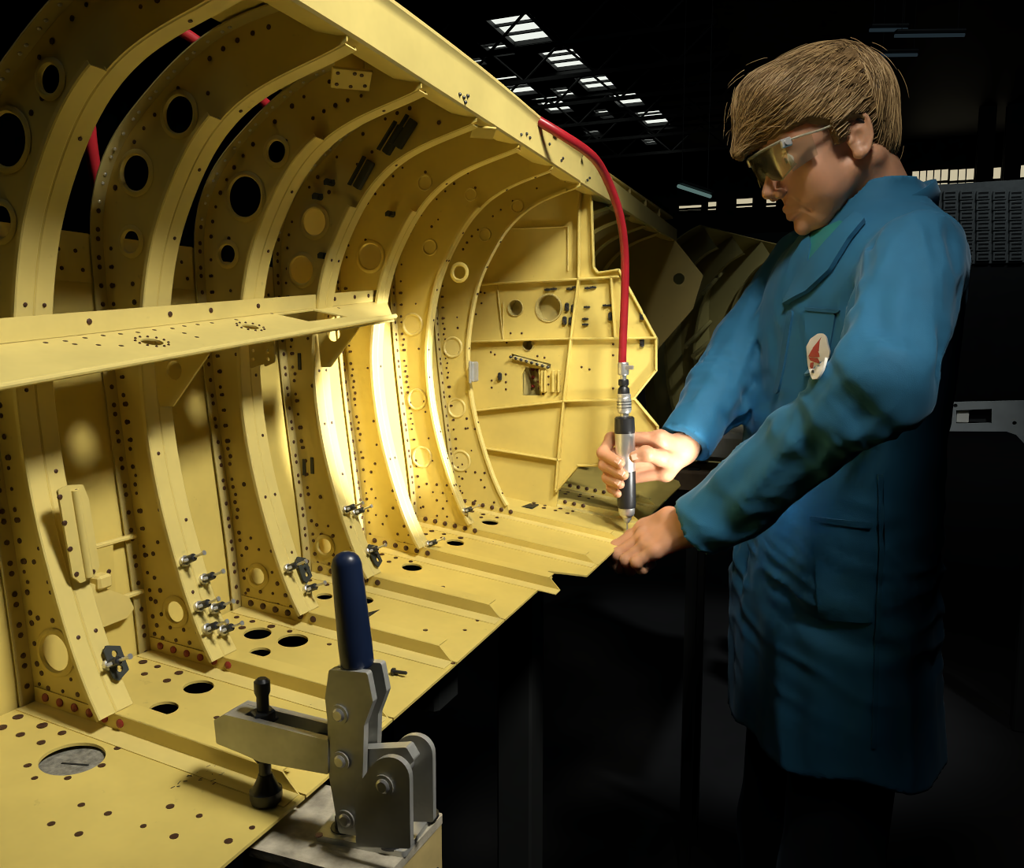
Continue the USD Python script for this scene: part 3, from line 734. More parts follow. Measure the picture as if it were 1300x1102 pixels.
SHP = ((58, 435), (83, 433), (108, 429), (131, 426), (153, 424), (175, 422), (196, 419), (219, 417), (234, 414), (251, 412), (269, 410), (95, 437), (125, 438), (154, 439), (234, 423), (250, 428), (300, 406), (345, 398), (430, 391))
obj('shelf_plate', extrude(PL, O0, eu, ev, .0015), 'primer_pale', sh)
eup = en if en[2] > 0 else -en
SQ = [on_shelf(*q) + eup * (.0015 if en[2] > 0 else 0) for q in SHP]
obj('shelf_holes', studs(SQ, [eup] * len(SQ), .0019, .0003, 8), 'rivet', sh, kind='stuff')
a = [shelf_pt(u, 2) for u in us]
obj('shelf_lip', tube(np.array(a) + (0, 0, -.002), .0026, 10), 'primer_pale', sh)
pts = [shelf_pt(u, .45) + np.array([.0016, 0, 0]) for u in (.19, .34, .43, .55, .79, .865, .92)]
obj('shelf_rivets', studs(pts, [np.cross(eu, (0, 0, 1))] * len(pts), .0024, .001), 'rivet', sh, kind='stuff')
ms = []
for px, py in ((193, 434), (318, 415)):
    c = np.array(plan(on_shelf(px, py)))
    for q in range(12):
        t = q * math.pi / 6; s = c + np.array([math.cos(t), math.sin(t)]) * .0125; ms.append(O0 + eu * s[0] + ev * s[1] - en * .0)
obj('ring_rivets', studs(ms, [en if en[2] > 0 else -en] * len(ms), .0011, .0012, 6), 'rivet', sh, kind='stuff')

# ---- bulkhead at the far end ------------------------------------------------
YB = 1.225
def B(px, py): return tuple(at(px, py, YB)[[0, 2]])
inn7 = warp(OUT, YB)
left = [(q[0] + .002, q[1] + Z0) for q in inn7[4:]]
bp = Polygon(left + [B(632, 652), B(706, 650), B(709, 622), B(735, 591), B(838, 589), B(836, 541), B(806, 507), B(806, 503), B(834, 470), B(835, 430), B(787, 342), B(760, 345), B(755, 338), B(752, 247), B(742, 243)]).buffer(0)
for px, py, r in ((655, 391, 10), (697, 391, 17), (671, 438, 7)):
    c, e = B(px, py), B(px, py - r); bp = bp.difference(Point(*c).buffer(e[1] - c[1], 20))
for q in ([(663, 476), (668, 466), (684, 468), (686, 502), (664, 502)], [(650, 449), (700, 462), (699, 468), (650, 455)]):
    bp = bp.difference(Polygon([B(*x) for x in q]))
for px, py in ((703, 622), ):
    pass
bh = obj('bulkhead', extrude(bp, (0, YB + .002, 0), (1, 0, 0), (0, 0, 1), .004), 'primer', shell)
def rib(pts, w=.0032, d=.010):
    P = [np.array(B(*q)) for q in pts]; ms = []
    for a, b in zip(P[:-1], P[1:]):
        t = unit(b - a); m = np.array([-t[1], t[0]])
        c = (a + b) / 2; L = np.linalg.norm(b - a) + w
        R3 = np.array([[t[0], 0, m[0]], [0, 1, 0], [t[1], 0, m[1]]])
        ms.append(boxm((c[0], YB - .002 - d / 2, c[1]), (L, d, w), R3, .0012))
    return ms
RIBS = [[(601, 362), (737, 355), (786, 352)], [(600, 434), (725, 430), (834, 429)], [(605, 521), (718, 509), (806, 506)], [(611, 567), (712, 583)], [(738, 246), (737, 353)],
        [(737, 353), (727, 430), (718, 509), (711, 582), (708, 620)], [(778, 352), (783, 429)], [(752, 250), (755, 340), (760, 347), (787, 343), (834, 430), (834, 470), (806, 505), (836, 541), (836, 588)],
        [(836, 589), (736, 590), (709, 622)]]
for q in RIBS: obj('bulkhead_rib', rib(q, .0034, .011 if len(q) < 7 else .007), 'primer', bh)
for q in ([(640, 384), (640, 432)], [(622, 292), (722, 288)], [(722, 288), (722, 344)], [(632, 360), (640, 432)]): obj('panel_edge', rib(q, .0012, .003), 'primer_pale', bh)
for px, py, r in ((655, 391, 10), (697, 391, 17), (671, 438, 7)):
    c, e = B(px, py), B(px, py - r); r = e[1] - c[1]
    obj('hole_ring', lathe((c[0], YB + .02, c[1]), (c[0], YB, c[1]), [(0, r * 1.04), (.0225, r * 1.1), (.024, r * 1.06), (.024, r * .98), (.003, r * .97)], 28), 'primer_dull', bh)
ms = []
for px, py in ((696, 368), (704, 367), (724, 367), (731, 365), (747, 366), (754, 365), (746, 390), (770, 388), (777, 388), (744, 412), (744, 405)):
    c = B(px, py); ms.append(boxm((c[0], YB - .004, c[1]), (.010, .004, .003), None, .001)); ms.append(rod((c[0], YB, c[1]), (c[0], YB - .007, c[1]), .002, 8))
obj('nut_plate', ms, 'dark_steel', bh, kind='stuff')
for px, py in ((721, 390), (729, 392), (718, 407), (726, 408), (776, 402), (816, 401), (816, 435), (636, 478)):
    c = B(px, py); obj('dark_stud', [boxm((c[0], YB - .005, c[1]), (.0065, .006, .013), None, .002), rod((c[0], YB, c[1]), (c[0], YB - .010, c[1]), .0022, 8)], 'dark_steel', bh)
ms = [(B(px, py)[0], YB - .0022, B(px, py)[1]) for px, py in ((649, 423), (663, 423), (644, 435), (624, 447), (629, 450), (683, 452), (692, 454), (739, 466), (749, 469), (643, 475), (643, 485), (643, 494), (625, 483), (625, 492), (697, 478), (697, 488), (711, 475), (711, 490), (690, 500), (709, 380), (611, 371), (616, 372), (604, 380), (612, 385), (603, 392), (605, 399), (779, 437), (779, 451), (779, 493))]
obj('bulkhead_rivets', studs(ms, [(0, -1, 0)] * len(ms), .0018, .001), 'rivet', bh, kind='stuff')
# recessed bay behind the rectangular cut-out, with red-capped pins, and the slanted strip above it
c = B(675, 484)
obj('recess_box', [boxm((c[0], YB + .035, c[1]), (.03, .003, .045), None), boxm((c[0] - .014, YB + .02, c[1]), (.002, .03, .045), None), boxm((c[0] + .014, YB + .02, c[1]), (.002, .03, .045), None)], 'primer_dull', bh)
ms = [(B(px, py)[0], YB + .032, B(px, py)[1]) for px, py in ((668, 470), (674, 471), (680, 470), (668, 480), (676, 486), (668, 492), (677, 494))]
obj('red_pins', studs(ms, [(0, -1, 0)] * len(ms), .0028, .006), 'red_rivet', bh, kind='stuff')
a, b = B(651, 453), B(698, 466); t = unit(np.array(b) - a)
obj('slant_strip', boxm(((a[0] + b[0]) / 2, YB - .006, (a[1] + b[1]) / 2), (.058, .006, .006), np.array([[t[0], 0, -t[1]], [0, 1, 0], [t[1], 0, t[0]]]), .001), 'primer_dull', bh)
ms = [np.array([a[0] + (b[0] - a[0]) * k / 7, YB - .009, a[1] + (b[1] - a[1]) * k / 7]) for k in range(8)]
obj('strip_bolts', studs(ms, [(0, -1, 0)] * 8, .0026, .002), 'dark_steel', bh, kind='stuff')
for px, w in ((694, .004), (690, .003), (704, .004), (711, .003)):
    c = B(px, 484); obj('upright_clip', boxm((c[0], YB - .006, c[1]), (w, .008, .034), None, .001), 'primer', bh)
c = at(601, 472, FY[6] - .012)[[0, 2]]
obj('latch_block', [boxm((c[0], FY[6] - .012, c[1]), (.009, .02, .03), None, .002), rod((c[0], FY[6] - .024, c[1] + .016), (c[0], FY[6] - .024, c[1] - .016), .002, 8)], 'cast_steel', shell)
# frames and a plate beyond the bulkhead
for y, dk in ((1.30, .0), (1.42, .0), (1.54, 0.), (1.66, 0.)):
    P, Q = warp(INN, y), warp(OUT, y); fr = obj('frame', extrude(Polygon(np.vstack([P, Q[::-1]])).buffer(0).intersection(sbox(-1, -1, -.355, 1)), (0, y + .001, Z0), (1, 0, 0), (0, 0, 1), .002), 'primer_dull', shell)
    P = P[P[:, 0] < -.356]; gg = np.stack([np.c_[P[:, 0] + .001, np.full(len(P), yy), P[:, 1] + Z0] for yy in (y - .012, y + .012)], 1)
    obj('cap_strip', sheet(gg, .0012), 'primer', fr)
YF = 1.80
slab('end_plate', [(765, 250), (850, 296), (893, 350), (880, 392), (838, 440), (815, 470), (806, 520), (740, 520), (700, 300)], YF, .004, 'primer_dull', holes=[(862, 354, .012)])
# ---- the unlit section's ribs and stringers
for k, (y, dx) in enumerate(((2.15, .085), (2.32, .13), (2.5, .19), (2.7, .25), (2.9, .32))):
    P, Q = warp(INN, 1.1), warp(OUT, 1.1); P = P[12:]; Q = Q[14:]
    P = P * (1.0, 1.15); Q = Q * (1.0, 1.15)
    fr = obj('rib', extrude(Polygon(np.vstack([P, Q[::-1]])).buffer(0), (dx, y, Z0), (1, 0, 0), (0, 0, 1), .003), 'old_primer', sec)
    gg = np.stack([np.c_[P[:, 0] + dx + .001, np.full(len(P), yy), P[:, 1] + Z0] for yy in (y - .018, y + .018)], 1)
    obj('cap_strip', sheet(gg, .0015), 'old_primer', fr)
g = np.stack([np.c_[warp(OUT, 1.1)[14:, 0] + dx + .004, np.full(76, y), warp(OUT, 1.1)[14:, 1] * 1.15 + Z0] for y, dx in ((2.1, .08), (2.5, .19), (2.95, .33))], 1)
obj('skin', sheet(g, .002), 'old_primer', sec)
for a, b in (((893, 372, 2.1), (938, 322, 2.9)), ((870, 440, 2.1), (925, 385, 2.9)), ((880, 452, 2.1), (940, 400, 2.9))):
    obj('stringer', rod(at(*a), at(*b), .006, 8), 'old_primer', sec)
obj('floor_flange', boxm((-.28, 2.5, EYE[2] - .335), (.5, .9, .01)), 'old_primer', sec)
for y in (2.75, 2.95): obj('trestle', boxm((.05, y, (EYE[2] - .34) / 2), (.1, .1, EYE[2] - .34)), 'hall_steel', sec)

# ---- assembly jig that carries the shell
t = thing('assembly_jig', 'dark steel jig frame under the yellow shell', 'jig', (-.46, .7, 0))
for y in (.25, .72, 1.2):
    zz = float(floor_z(-.5, y)) - .012
    obj('cross_beam', boxm((-.46, y, zz - .05), (.2, .05, .06), None, .004), 'hall_steel', t)
    obj('post', boxm((-.47, y, (zz - .08) / 2), (.06, .06, zz - .08), None, .004), 'hall_steel', t)
    obj('pad', boxm((-.47, y, zz - .008), (.05, .03, .03)), 'hall_steel', t)
c = on_floor(92, 963)
pad = thing('grey_support_pad', 'grey granular pad showing through the large oval hole in the floor plate', 'pad', c - (0, 0, .06))
obj('pad_disc', lathe(c - (0, 0, .022), c, [(0, .036), (.016, .036), (.018, .034)], 32), 'grey_pad', pad)
obj('pad_stem', rod((c[0], c[1], 0), c - (0, 0, .022), .018, 16), 'hall_steel', pad)
obj('pad_groove', boxm(c - (-.002, 0, .004), (.02, .0014, .0012), np.array([unit((1, .25, 0)), unit((-.25, 1, 0)), (0, 0, 1)]).T), 'slot_dark', pad)

# ================================================================== toggle clamp on its block
zb = Z0 - .316
A, Bp, C, D = (atz(*q, zb) for q in ((404, 994), (563, 1033), (509, 1092), (318, 1062)))
D = A + (C - Bp) * 1.05
D2 = D + (D - A) * .4
blk = thing('clamp_block', 'pale dusty block under the toggle clamp at the lower edge', 'block', ((A + C) / 2) * (1, 1, 0) + (0, 0, zb - .07))
poly = Polygon([A[:2], D2[:2], (C + (D2 - D))[:2], Bp[:2]]).buffer(-.002).buffer(.002)
obj('block_top', extrude(poly, (0, 0, zb - .006), (1, 0, 0), (0, 1, 0), .006), 'block', blk)
obj('block_body', extrude(poly.buffer(-.0006), (0, 0, zb - .07), (1, 0, 0), (0, 1, 0), .0645), 'block_side', blk)
for k in (.35, .6):
    m = Bp + (C - Bp) * k; e = unit(C - Bp); obj('side_slot', boxm(m + (.0004, 0, -.03 - .012 * k), (.0012, .02, .003), np.array([unit(np.cross(e, (0, 0, 1))), e, (0, 0, 1)]).T), 'slot_dark', blk)
obj('post', boxm(((A + C) / 2) * (1, 1, 0) + (0, 0, (zb - .07) / 2), (.05, .05, zb - .07), None, .003), 'hall_steel', blk)

YC = .415
cl = thing('toggle_clamp', 'steel toggle clamp with a dark blue upright handle in the foreground', 'clamp', atz(480, 1050, zb))
def plate(name, px, ya, yb, mat, parent, r=.002, bev=True):
    P = Polygon([at(a, b, YC)[[0, 2]] for a, b in px]).buffer(-r).buffer(2 * r).buffer(-r)
    return obj(name, extrude(P, (0, max(ya, yb), 0), (1, 0, 0), (0, 0, 1), abs(yb - ya)), mat, parent)
bz = [atz(*q, zb + .004) for q in ((432, 1022), (552, 1030), (514, 1082), (400, 1060))]
obj('base_plate', extrude(Polygon([q[:2] for q in bz]).buffer(-.003).buffer(.003), (0, 0, zb), (1, 0, 0), (0, 1, 0), .004), 'cast_steel', cl)
zc = zb + .004
for px, py in ((437, 1050), (498, 1069), (541, 1034), (470, 1030)):
    c = atz(px, py, zc); b = obj('bolt', lathe(c - (0, 0, .001), c + (0, 0, 1), [(0, .0085), (.002, .0085), (.0021, .0058), (.0085, .0058), (.0095, .005)], 20), 'dark_steel', cl)
    obj('hex_socket', rod(c + (0, 0, .0086), c + (0, 0, .0095 + .0003), .0028, 6), 'slot_dark', b)
YA, YBk = YC - .012, YC + .012
br = [(470, 1056), (470, 985), (490, 955), (512, 946), (530, 955), (537, 985), (538, 1058)]
br = [(470, 1056), (470, 985), (488, 958)] + [(511 + 26 * math.cos(q), 972 + 27 * math.sin(q)) for q in np.linspace(-2.4, 0, 12)] + [(538, 1058)]
for ya in (YC - .0165, YC + .0125): plate('pivot_cheek', br, ya, ya + .004, 'cast_steel', cl)
hd = [(430, 842), (478, 846), (485, 882), (474, 912), (470, 1050), (442, 1046), (430, 975), (428, 905), (425, 878)]
hs = [plate('handle_bar', hd, YC - .0105, YC - .0055, 'cast_steel', cl), plate('handle_bar', hd, YC + .0055, YC + .0105, 'cast_steel', cl)]
plate('handle_web', [(432, 842), (442, 842), (438, 880), (440, 910), (446, 1040), (440, 1040), (430, 975), (428, 905), (426, 878)], YC - .006, YC + .006, 'cast_steel', cl)
g0, g1 = at(440, 718, YC), at(454, 846, YC)
ax = unit(g1 - g0); Lg = np.linalg.norm(g1 - g0)
gv, gf = lathe(g0 - ax * .0085, g1, [(0, .0025), (.0012, .0055), (.0035, .0078), (.0075, .0092), (Lg * .5, .0098), (Lg * .9, .0103), (Lg + .006, .0102), (Lg + .0085, .0088)], 32)
gc = g0; side = unit(np.cross(ax, (0, 1, 0)))
obj('grip', (gv, gf), 'dark_blue_rubber', cl)
arm = [(287, 905), (300, 898), (330, 905), (430, 930), (430, 972), (372, 962), (345, 957), (320, 946), (290, 934)]
for ya in (YC - .0115, YC + .0065): plate('arm_bar', arm, ya, ya + .005, 'cast_steel', cl, .0012)
plate('arm_end', [(287, 905), (300, 898), (318, 903), (320, 944), (290, 934)], YC - .008, YC + .008, 'cast_steel', cl, .001)
plate('arm_block', [(395, 935), (440, 942), (440, 968), (395, 962)], YC - .008, YC + .008, 'dark_steel', cl, .001)
plate('link_bar', [(455, 948), (520, 945), (530, 962), (515, 975), (455, 968)], YC - .004, YC + .004, 'cast_steel', cl)
for px, py, L, r in ((443, 898, .024, .0042), (505, 980, .036, .0045), (452, 1028, .026, .0042), (446, 955, .026, .004)):
    c = at(px, py, YC); p = obj('pivot_pin', lathe(c - (0, L / 2 + .001, 0), c + (0, 1, 0), [(0, r * .7), (.001, r), (L + .001, r), (L + .002, r * .7)], 20), 'bright_steel', cl)
    obj('washer', rod(c - (0, L / 2 - .0015, 0), c - (0, L / 2 - .0004, 0), r * 1.5, 20), 'cast_steel', p)
sp = at(334, 905, YC); ft = on_floor(341, 1010)
sx, sy = sp[0], YC
fz = float(floor_z(sx, sy)) + .0006
top = at(331, 872, YC)[2]
spn = obj('spindle', lathe((sx, sy, fz + .006), (sx, sy, 9), [(0, .004), (top - fz - .012, .004), (top - fz - .009, .0052), (top - fz - .002, .0052), (top - fz, .003)], 20), 'black_plastic', cl)
zt = at(334, 914, YC)[2]
obj('lock_nut', lathe((sx, sy, zt), (sx, sy, 9), [(0, .0095), (.0012, .0098), (.0013, .0078), (.006, .0078), (.007, .0068)], 6), 'dark_steel', cl)
obj('lock_nut', lathe((sx, sy, at(334, 952, YC)[2] - .006), (sx, sy, 9), [(0, .0068), (.001, .0078), (.006, .0078)], 6), 'dark_steel', cl)
obj('rubber_foot', lathe((sx, sy, fz), (sx, sy, 9), [(0, .0095), (.0035, .0105), (.008, .0105), (.0095, .0085), (.016, .0055), (.019, .0045)], 28), 'black_plastic', spn)

# ---- spring fasteners pinned through the cap strips ------------------------
FAST = [(0, [(118, 842, 1)]), (1, [(228, 717, 0), (254, 735, 1), (250, 774, 0), (272, 773, 1), (266, 804, 0), (291, 806, 1)]), (2, [(358, 720, 0), (366, 750, 1)]), (3, [(428, 645, 0), (440, 650, 1), (462, 700, 1)]), (4, [(520, 688, 1)]), (5, [(590, 650, 0)])]
NM = ['first', 'second', 'third', 'fourth', 'fifth', 'sixth']
LBL = {(0, 0): 'silver and black spring fastener pinned low on the nearest rib', (1, 0): 'spring fastener on the second rib, highest of its front strip', (1, 1): 'spring fastener on the second rib, highest of its rear strip',
       (1, 2): 'spring fastener on the second rib, middle of its front strip', (1, 3): 'spring fastener on the second rib, middle of its rear strip', (1, 4): 'spring fastener on the second rib, lowest of its front strip',
       (1, 5): 'spring fastener on the second rib, lowest of its rear strip', (2, 0): 'upper spring fastener on the third rib\'s foot', (2, 1): 'lower spring fastener on the third rib\'s foot',
       (3, 0): 'spring fastener on the front strip of the fourth rib', (3, 1): 'spring fastener on the rear strip of the fourth rib, upper one', (3, 2): 'spring fastener at the foot of the fourth rib behind the blue handle',
       (4, 0): 'spring fastener at the foot of the fifth rib', (5, 0): 'small spring fastener at the foot of the sixth rib'}
proto = None
for n, lst in FAST:
    P = warp(INN, FY[n]); tn = np.gradient(P, axis=0)
    for k, (px, py, rear) in enumerate(lst):
        yy = FY[n] + (.0085 if rear else -.008)
        z = at(px, py, yy)[2] - Z0; i = 45 + int(np.argmin(np.abs(P[45:, 1] - z)))
        nn = np.array([-tn[i, 1], 0, tn[i, 0]]); nn = unit(nn if nn[0] > 0 else -nn)
        c = np.array([P[i, 0], yy, P[i, 1] + Z0]) + nn * (.0009 if rear else .0022)
        if proto is None:
            f = proto = thing('spring_fastener', LBL[(n, k)], 'fastener', c, 'spring fasteners pinned through the rib caps')
            ax = unit(nn)
            obj('collar', lathe(c, c + ax, [(0, .0048), (.003, .0048), (.0036, .004)], 16), 'bright_steel', f)
            obj('barrel', lathe(c + ax * .0036, c + ax, [(0, .0034), (.009, .0034), (.010, .0026)], 16), 'dark_steel', f)
            obj('pin', lathe(c + ax * .0136, c + ax, [(0, .0012), (.0095, .0012), (.0105, .0022), (.012, .0022)], 10), 'bright_steel', f)
            obj('cross_wing', boxm(c + ax * .008, (.003, .016, .003), np.array([ax, (0, 1, 0), np.cross(ax, (0, 1, 0))]).T, .001), 'cast_steel', f)
        else:
            f = copy_of(proto, c - origin[proto.GetPath()], LBL[(n, k)])
for k, (n, px, py, lab) in enumerate(((0, 137, 832, 'black two-hole latch plate beside the fastener on the nearest rib'), (2, 369, 721, 'black two-hole latch plate on the third rib\'s foot'), (3, 466, 702, 'black wire latch plate at the fourth rib\'s foot'))):
    yy = FY[n] + .02; P = warp(INN, FY[n]); z = at(px, py, yy)[2] - Z0; i = 45 + int(np.argmin(np.abs(P[45:, 1] - z)))
    tt = unit(P[i] - P[i - 1]); nn = np.array([tt[1], 0, -tt[0]]); nn = nn if nn[0] > 0 else -nn
    c = np.array([P[i, 0], yy - .006, P[i, 1] + Z0]) + nn * .0035
    pl = Polygon([(-.013, -.004), (-.009, .006), (.009, .006), (.013, -.004), (.010, -.007), (-.010, -.007)]).buffer(.001)
    for u in (-.006, .006): pl = pl.difference(Point(u, 0).buffer(.0026, 10))
    t = thing('latch_plate', lab, 'latch', c, 'black latch plates on the ribs')
    obj('plate', extrude(pl, c, (tt[0], 0, tt[1]), np.array([0, 1.0, 0]), .0016 if np.cross((tt[0], 0, tt[1]), (0, 1, 0)) @ nn > 0 else .0016), 'sealant', t)
    obj('stud', rod(c - nn * .003, c + nn * .004, .0016, 8), 'dark_steel', t)
# loose screws on the floor
for px, py, ang, lab in ((505, 858, .1, 'loose dark screw lying on the floor plate, nearer the clamp'), (524, 821, -.5, 'loose dark screw lying on the floor plate, farther from the clamp')):
    c = on_floor(px, py) + (0, 0, .0035); u = np.array([math.cos(ang), math.sin(ang), 0])
    t = thing('loose_screw', lab, 'screw', c - (0, 0, .003), 'loose screws on the floor plate')
    obj('head', lathe(c - u * .006, c, [(0, .0025), (.001, .0033), (.003, .0033)], 12), 'dark_steel', t)
    obj('shank', lathe(c - u * .003, c, [(0, .0017), (.011, .0016), (.012, .0008)], 10), 'dark_steel', t)

# ================================================================== hose and drill
YD = 1.165
hp = [at(790, 466, YD), at(793, 380, YD + .002), at(793, 320, YD - .01), at(786, 270, YD - .04), at(768, 222, 1.08), at(738, 187, 1.00), at(705, 166, .96)]
bx = atx(678, 156, -.36); hp += [np.array([-.385, bx[1] - .03, bx[2] + .018]), np.array([-.46, .80, Z0 + .272])]
hp += [atx(454, 166, -.60) + (-.02, 0, .01), atx(340, 134, -.62), atx(250, 52, -.64), atx(160, 20, -.66), atx(113, 160, -.66), atx(126, 246, -.68), atx(140, 330, -.70), np.array([-.74, .62, .45]), np.array([-.80, .7, .012]), np.array([-1.1, .9, .012]), np.array([-1.6, .9, .012])]
hs = thing('air_hose', 'red rubber air hose looping over the shell\'s top edge to the drill', 'hose', hp[0])
obj('hose_line', tube(hp, .0058, 14, samples=220), 'red_hose', hs)
d0, d1 = at(791, 462, YD), at(796, 661, YD)
dx = unit(d1 - d0); LD = np.linalg.norm(d1 - d0); U = LD / 199
dr = thing('air_drill', 'slim black and chrome pneumatic drill held upright in the worker\'s right hand', 'drill', d1)
def dl(name, prof, mat, parent=dr, n=32): return obj(name, lathe(d0, d1, [((py - 462) * U, px / 2 * .00110) for py, px in prof], n), mat, parent)
dl('hose_clamp', [(460, 13), (462, 15), (474, 15), (476, 13)], 'bright_steel')
c = d0 + dx * U * 6; obj('clamp_screw', boxm(c + (.010, -.004, .002), (.012, .006, .006), None, .001), 'bright_steel', dr)
dl('hose_tail', [(475, 8), (482, 8)], 'bright_steel')
dl('swivel', [(481, 12), (483, 14), (488, 14), (490, 10), (493, 15), (499, 16), (500, 14)], 'black_plastic')
dl('quick_coupling', [(499, 16), (500, 18), (503, 18), (504, 17), (507, 19), (520, 19), (523, 17), (524, 12), (532, 11)], 'bright_steel')
dl('coupling_grooves', [(508.5, 19.6), (509.5, 19.6), (509.6, 18), (512, 18), (512.1, 19.6), (513, 19.6), (513.1, 18), (516, 18), (516.1, 19.6), (517, 19.6)], 'dark_steel')
dl('throttle_cap', [(528, 22), (530, 26), (545, 27), (548, 27), (549, 26)], 'black_plastic')
dl('chrome_sleeve', [(548, 25.6), (550, 26.4), (596, 25.6), (598, 25)], 'bright_steel')
dl('grip_sleeve', [(597, 25.5), (599, 26), (640, 24.5), (644, 23.5)], 'black_plastic')
dl('nose_collar', [(643, 21), (645, 22), (652, 21), (654, 18), (657, 12)], 'bright_steel')
dl('collet', [(656, 12), (658, 12), (663, 7), (664, 5)], 'cast_steel')
fzz = float(floor_z(d1[0], d1[1]))
obj('drill_bit', rod(d1, (d1[0] + .0005, d1[1], fzz - .001), .0013, 8), 'bright_steel', dr)
# ================================================================== the worker
def fabric(name, c, var=.12, bump=.25):
    n = {'tc': ('texture_coordinate', {}), 'n': ('noise_texture', {'scale': 9.0, 'detail': 4.0}),
         'r': ('rgb_ramp', {'ramp': [(.3, tuple(x * (1 - var) for x in c)), (.7, tuple(x * (1 + var) for x in c))]}),
         'w': ('noise_texture', {'scale': 900.0, 'detail': 2.0}), 'b': ('bump', {'strength': bump, 'distance': .0006}),
         'p': ('principled_bsdf', {'roughness': .75, 'sheen_weight': .25, 'sheen_roughness': .4, 'sheen_tint': (.5, .7, .9), 'specular_ior_level': .25})}
    l = [('tc.object', 'n.vector'), ('n.fac', 'r.fac'), ('r.color', 'p.base_color'), ('tc.object', 'w.vector'), ('w.fac', 'b.height'), ('b.normal', 'p.normal')]
    LOOK[name] = usdkit.material(stage, '/World/Looks/' + name, n, l, surface='p.BSDF')
fabric('coat_blue', (.020, .125, .235)); fabric('coat_seam', (.015, .10, .19)); fabric('shirt_teal', (.02, .20, .19)); fabric('trouser', (.012, .013, .018))
def skin_look(name, c, stub):
    n = {'tc': ('texture_coordinate', {}), 'n': ('noise_texture', {'scale': 35.0, 'detail': 5.0}),
         'r': ('rgb_ramp', {'ramp': [(.3, tuple(x * .88 for x in c)), (.7, (min(1, c[0] * 1.08), c[1] * 1.02, c[2] * .98))]}),
         'bn': ('noise_texture', {'scale': 420.0, 'detail': 3.0}), 'b': ('bump', {'strength': .18, 'distance': .0006}),
         'p': ('principled_bsdf', {'roughness': .48, 'specular_ior_level': .4, 'subsurface_weight': .12, 'subsurface_scale': .004, 'subsurface_radius': (1, .35, .2)})}
    l = [('tc.object', 'n.vector'), ('n.fac', 'r.fac'), ('r.color', 'p.base_color'), ('tc.object', 'bn.vector'), ('bn.fac', 'b.height'), ('b.normal', 'p.normal')]
    LOOK[name] = usdkit.material(stage, '/World/Looks/' + name, n, l, surface='p.BSDF')
skin_look('skin', (.56, .29, .17), 0); look('lip', (.40, .17, .12), .45); look('nail', (.66, .40, .29), .3)
look('hair_dark', (.075, .045, .02), .55, 0, .3, 60); look('hair_light', (.42, .28, .12), .45, 0, .25, 40); look('hair_mid', (.17, .105, .045), .6, 0, .3, 40, specular_ior_level=.15)
look('eye_white', (.7, .66, .6), .2); look('iris', (.05, .07, .08), .15); look('brow', (.16, .10, .05), .6)
look('badge_white', (.72, .68, .60), .5); look('badge_red', (.42, .05, .04), .5); look('shoe', (.01, .01, .01), .35)
look('lens_rim', (.62, .58, .42), .12, 0, .05, 20, transmission_weight=.5)
LOOK['lens'] = usdkit.material(stage, '/World/Looks/lens', {'f': ('fresnel', {'IOR': 1.5}), 't': ('transparent_bsdf', {'color': (.90, .90, .83)}), 'g': ('glossy_bsdf', {'roughness': .12, 'color': (.95, .95, .9)}), 'h': ('diffuse_bsdf', {'color': (.45, .43, .34)}),
    'm1': ('mix_closure', {'fac': .09}), 'm2': ('mix_closure', {})}, [('t.BSDF', 'm1.closure1'), ('h.BSDF', 'm1.closure2'), ('m1.closure', 'm2.closure1'), ('g.BSDF', 'm2.closure2'), ('f.fac', 'm2.fac')], surface='m2.closure')

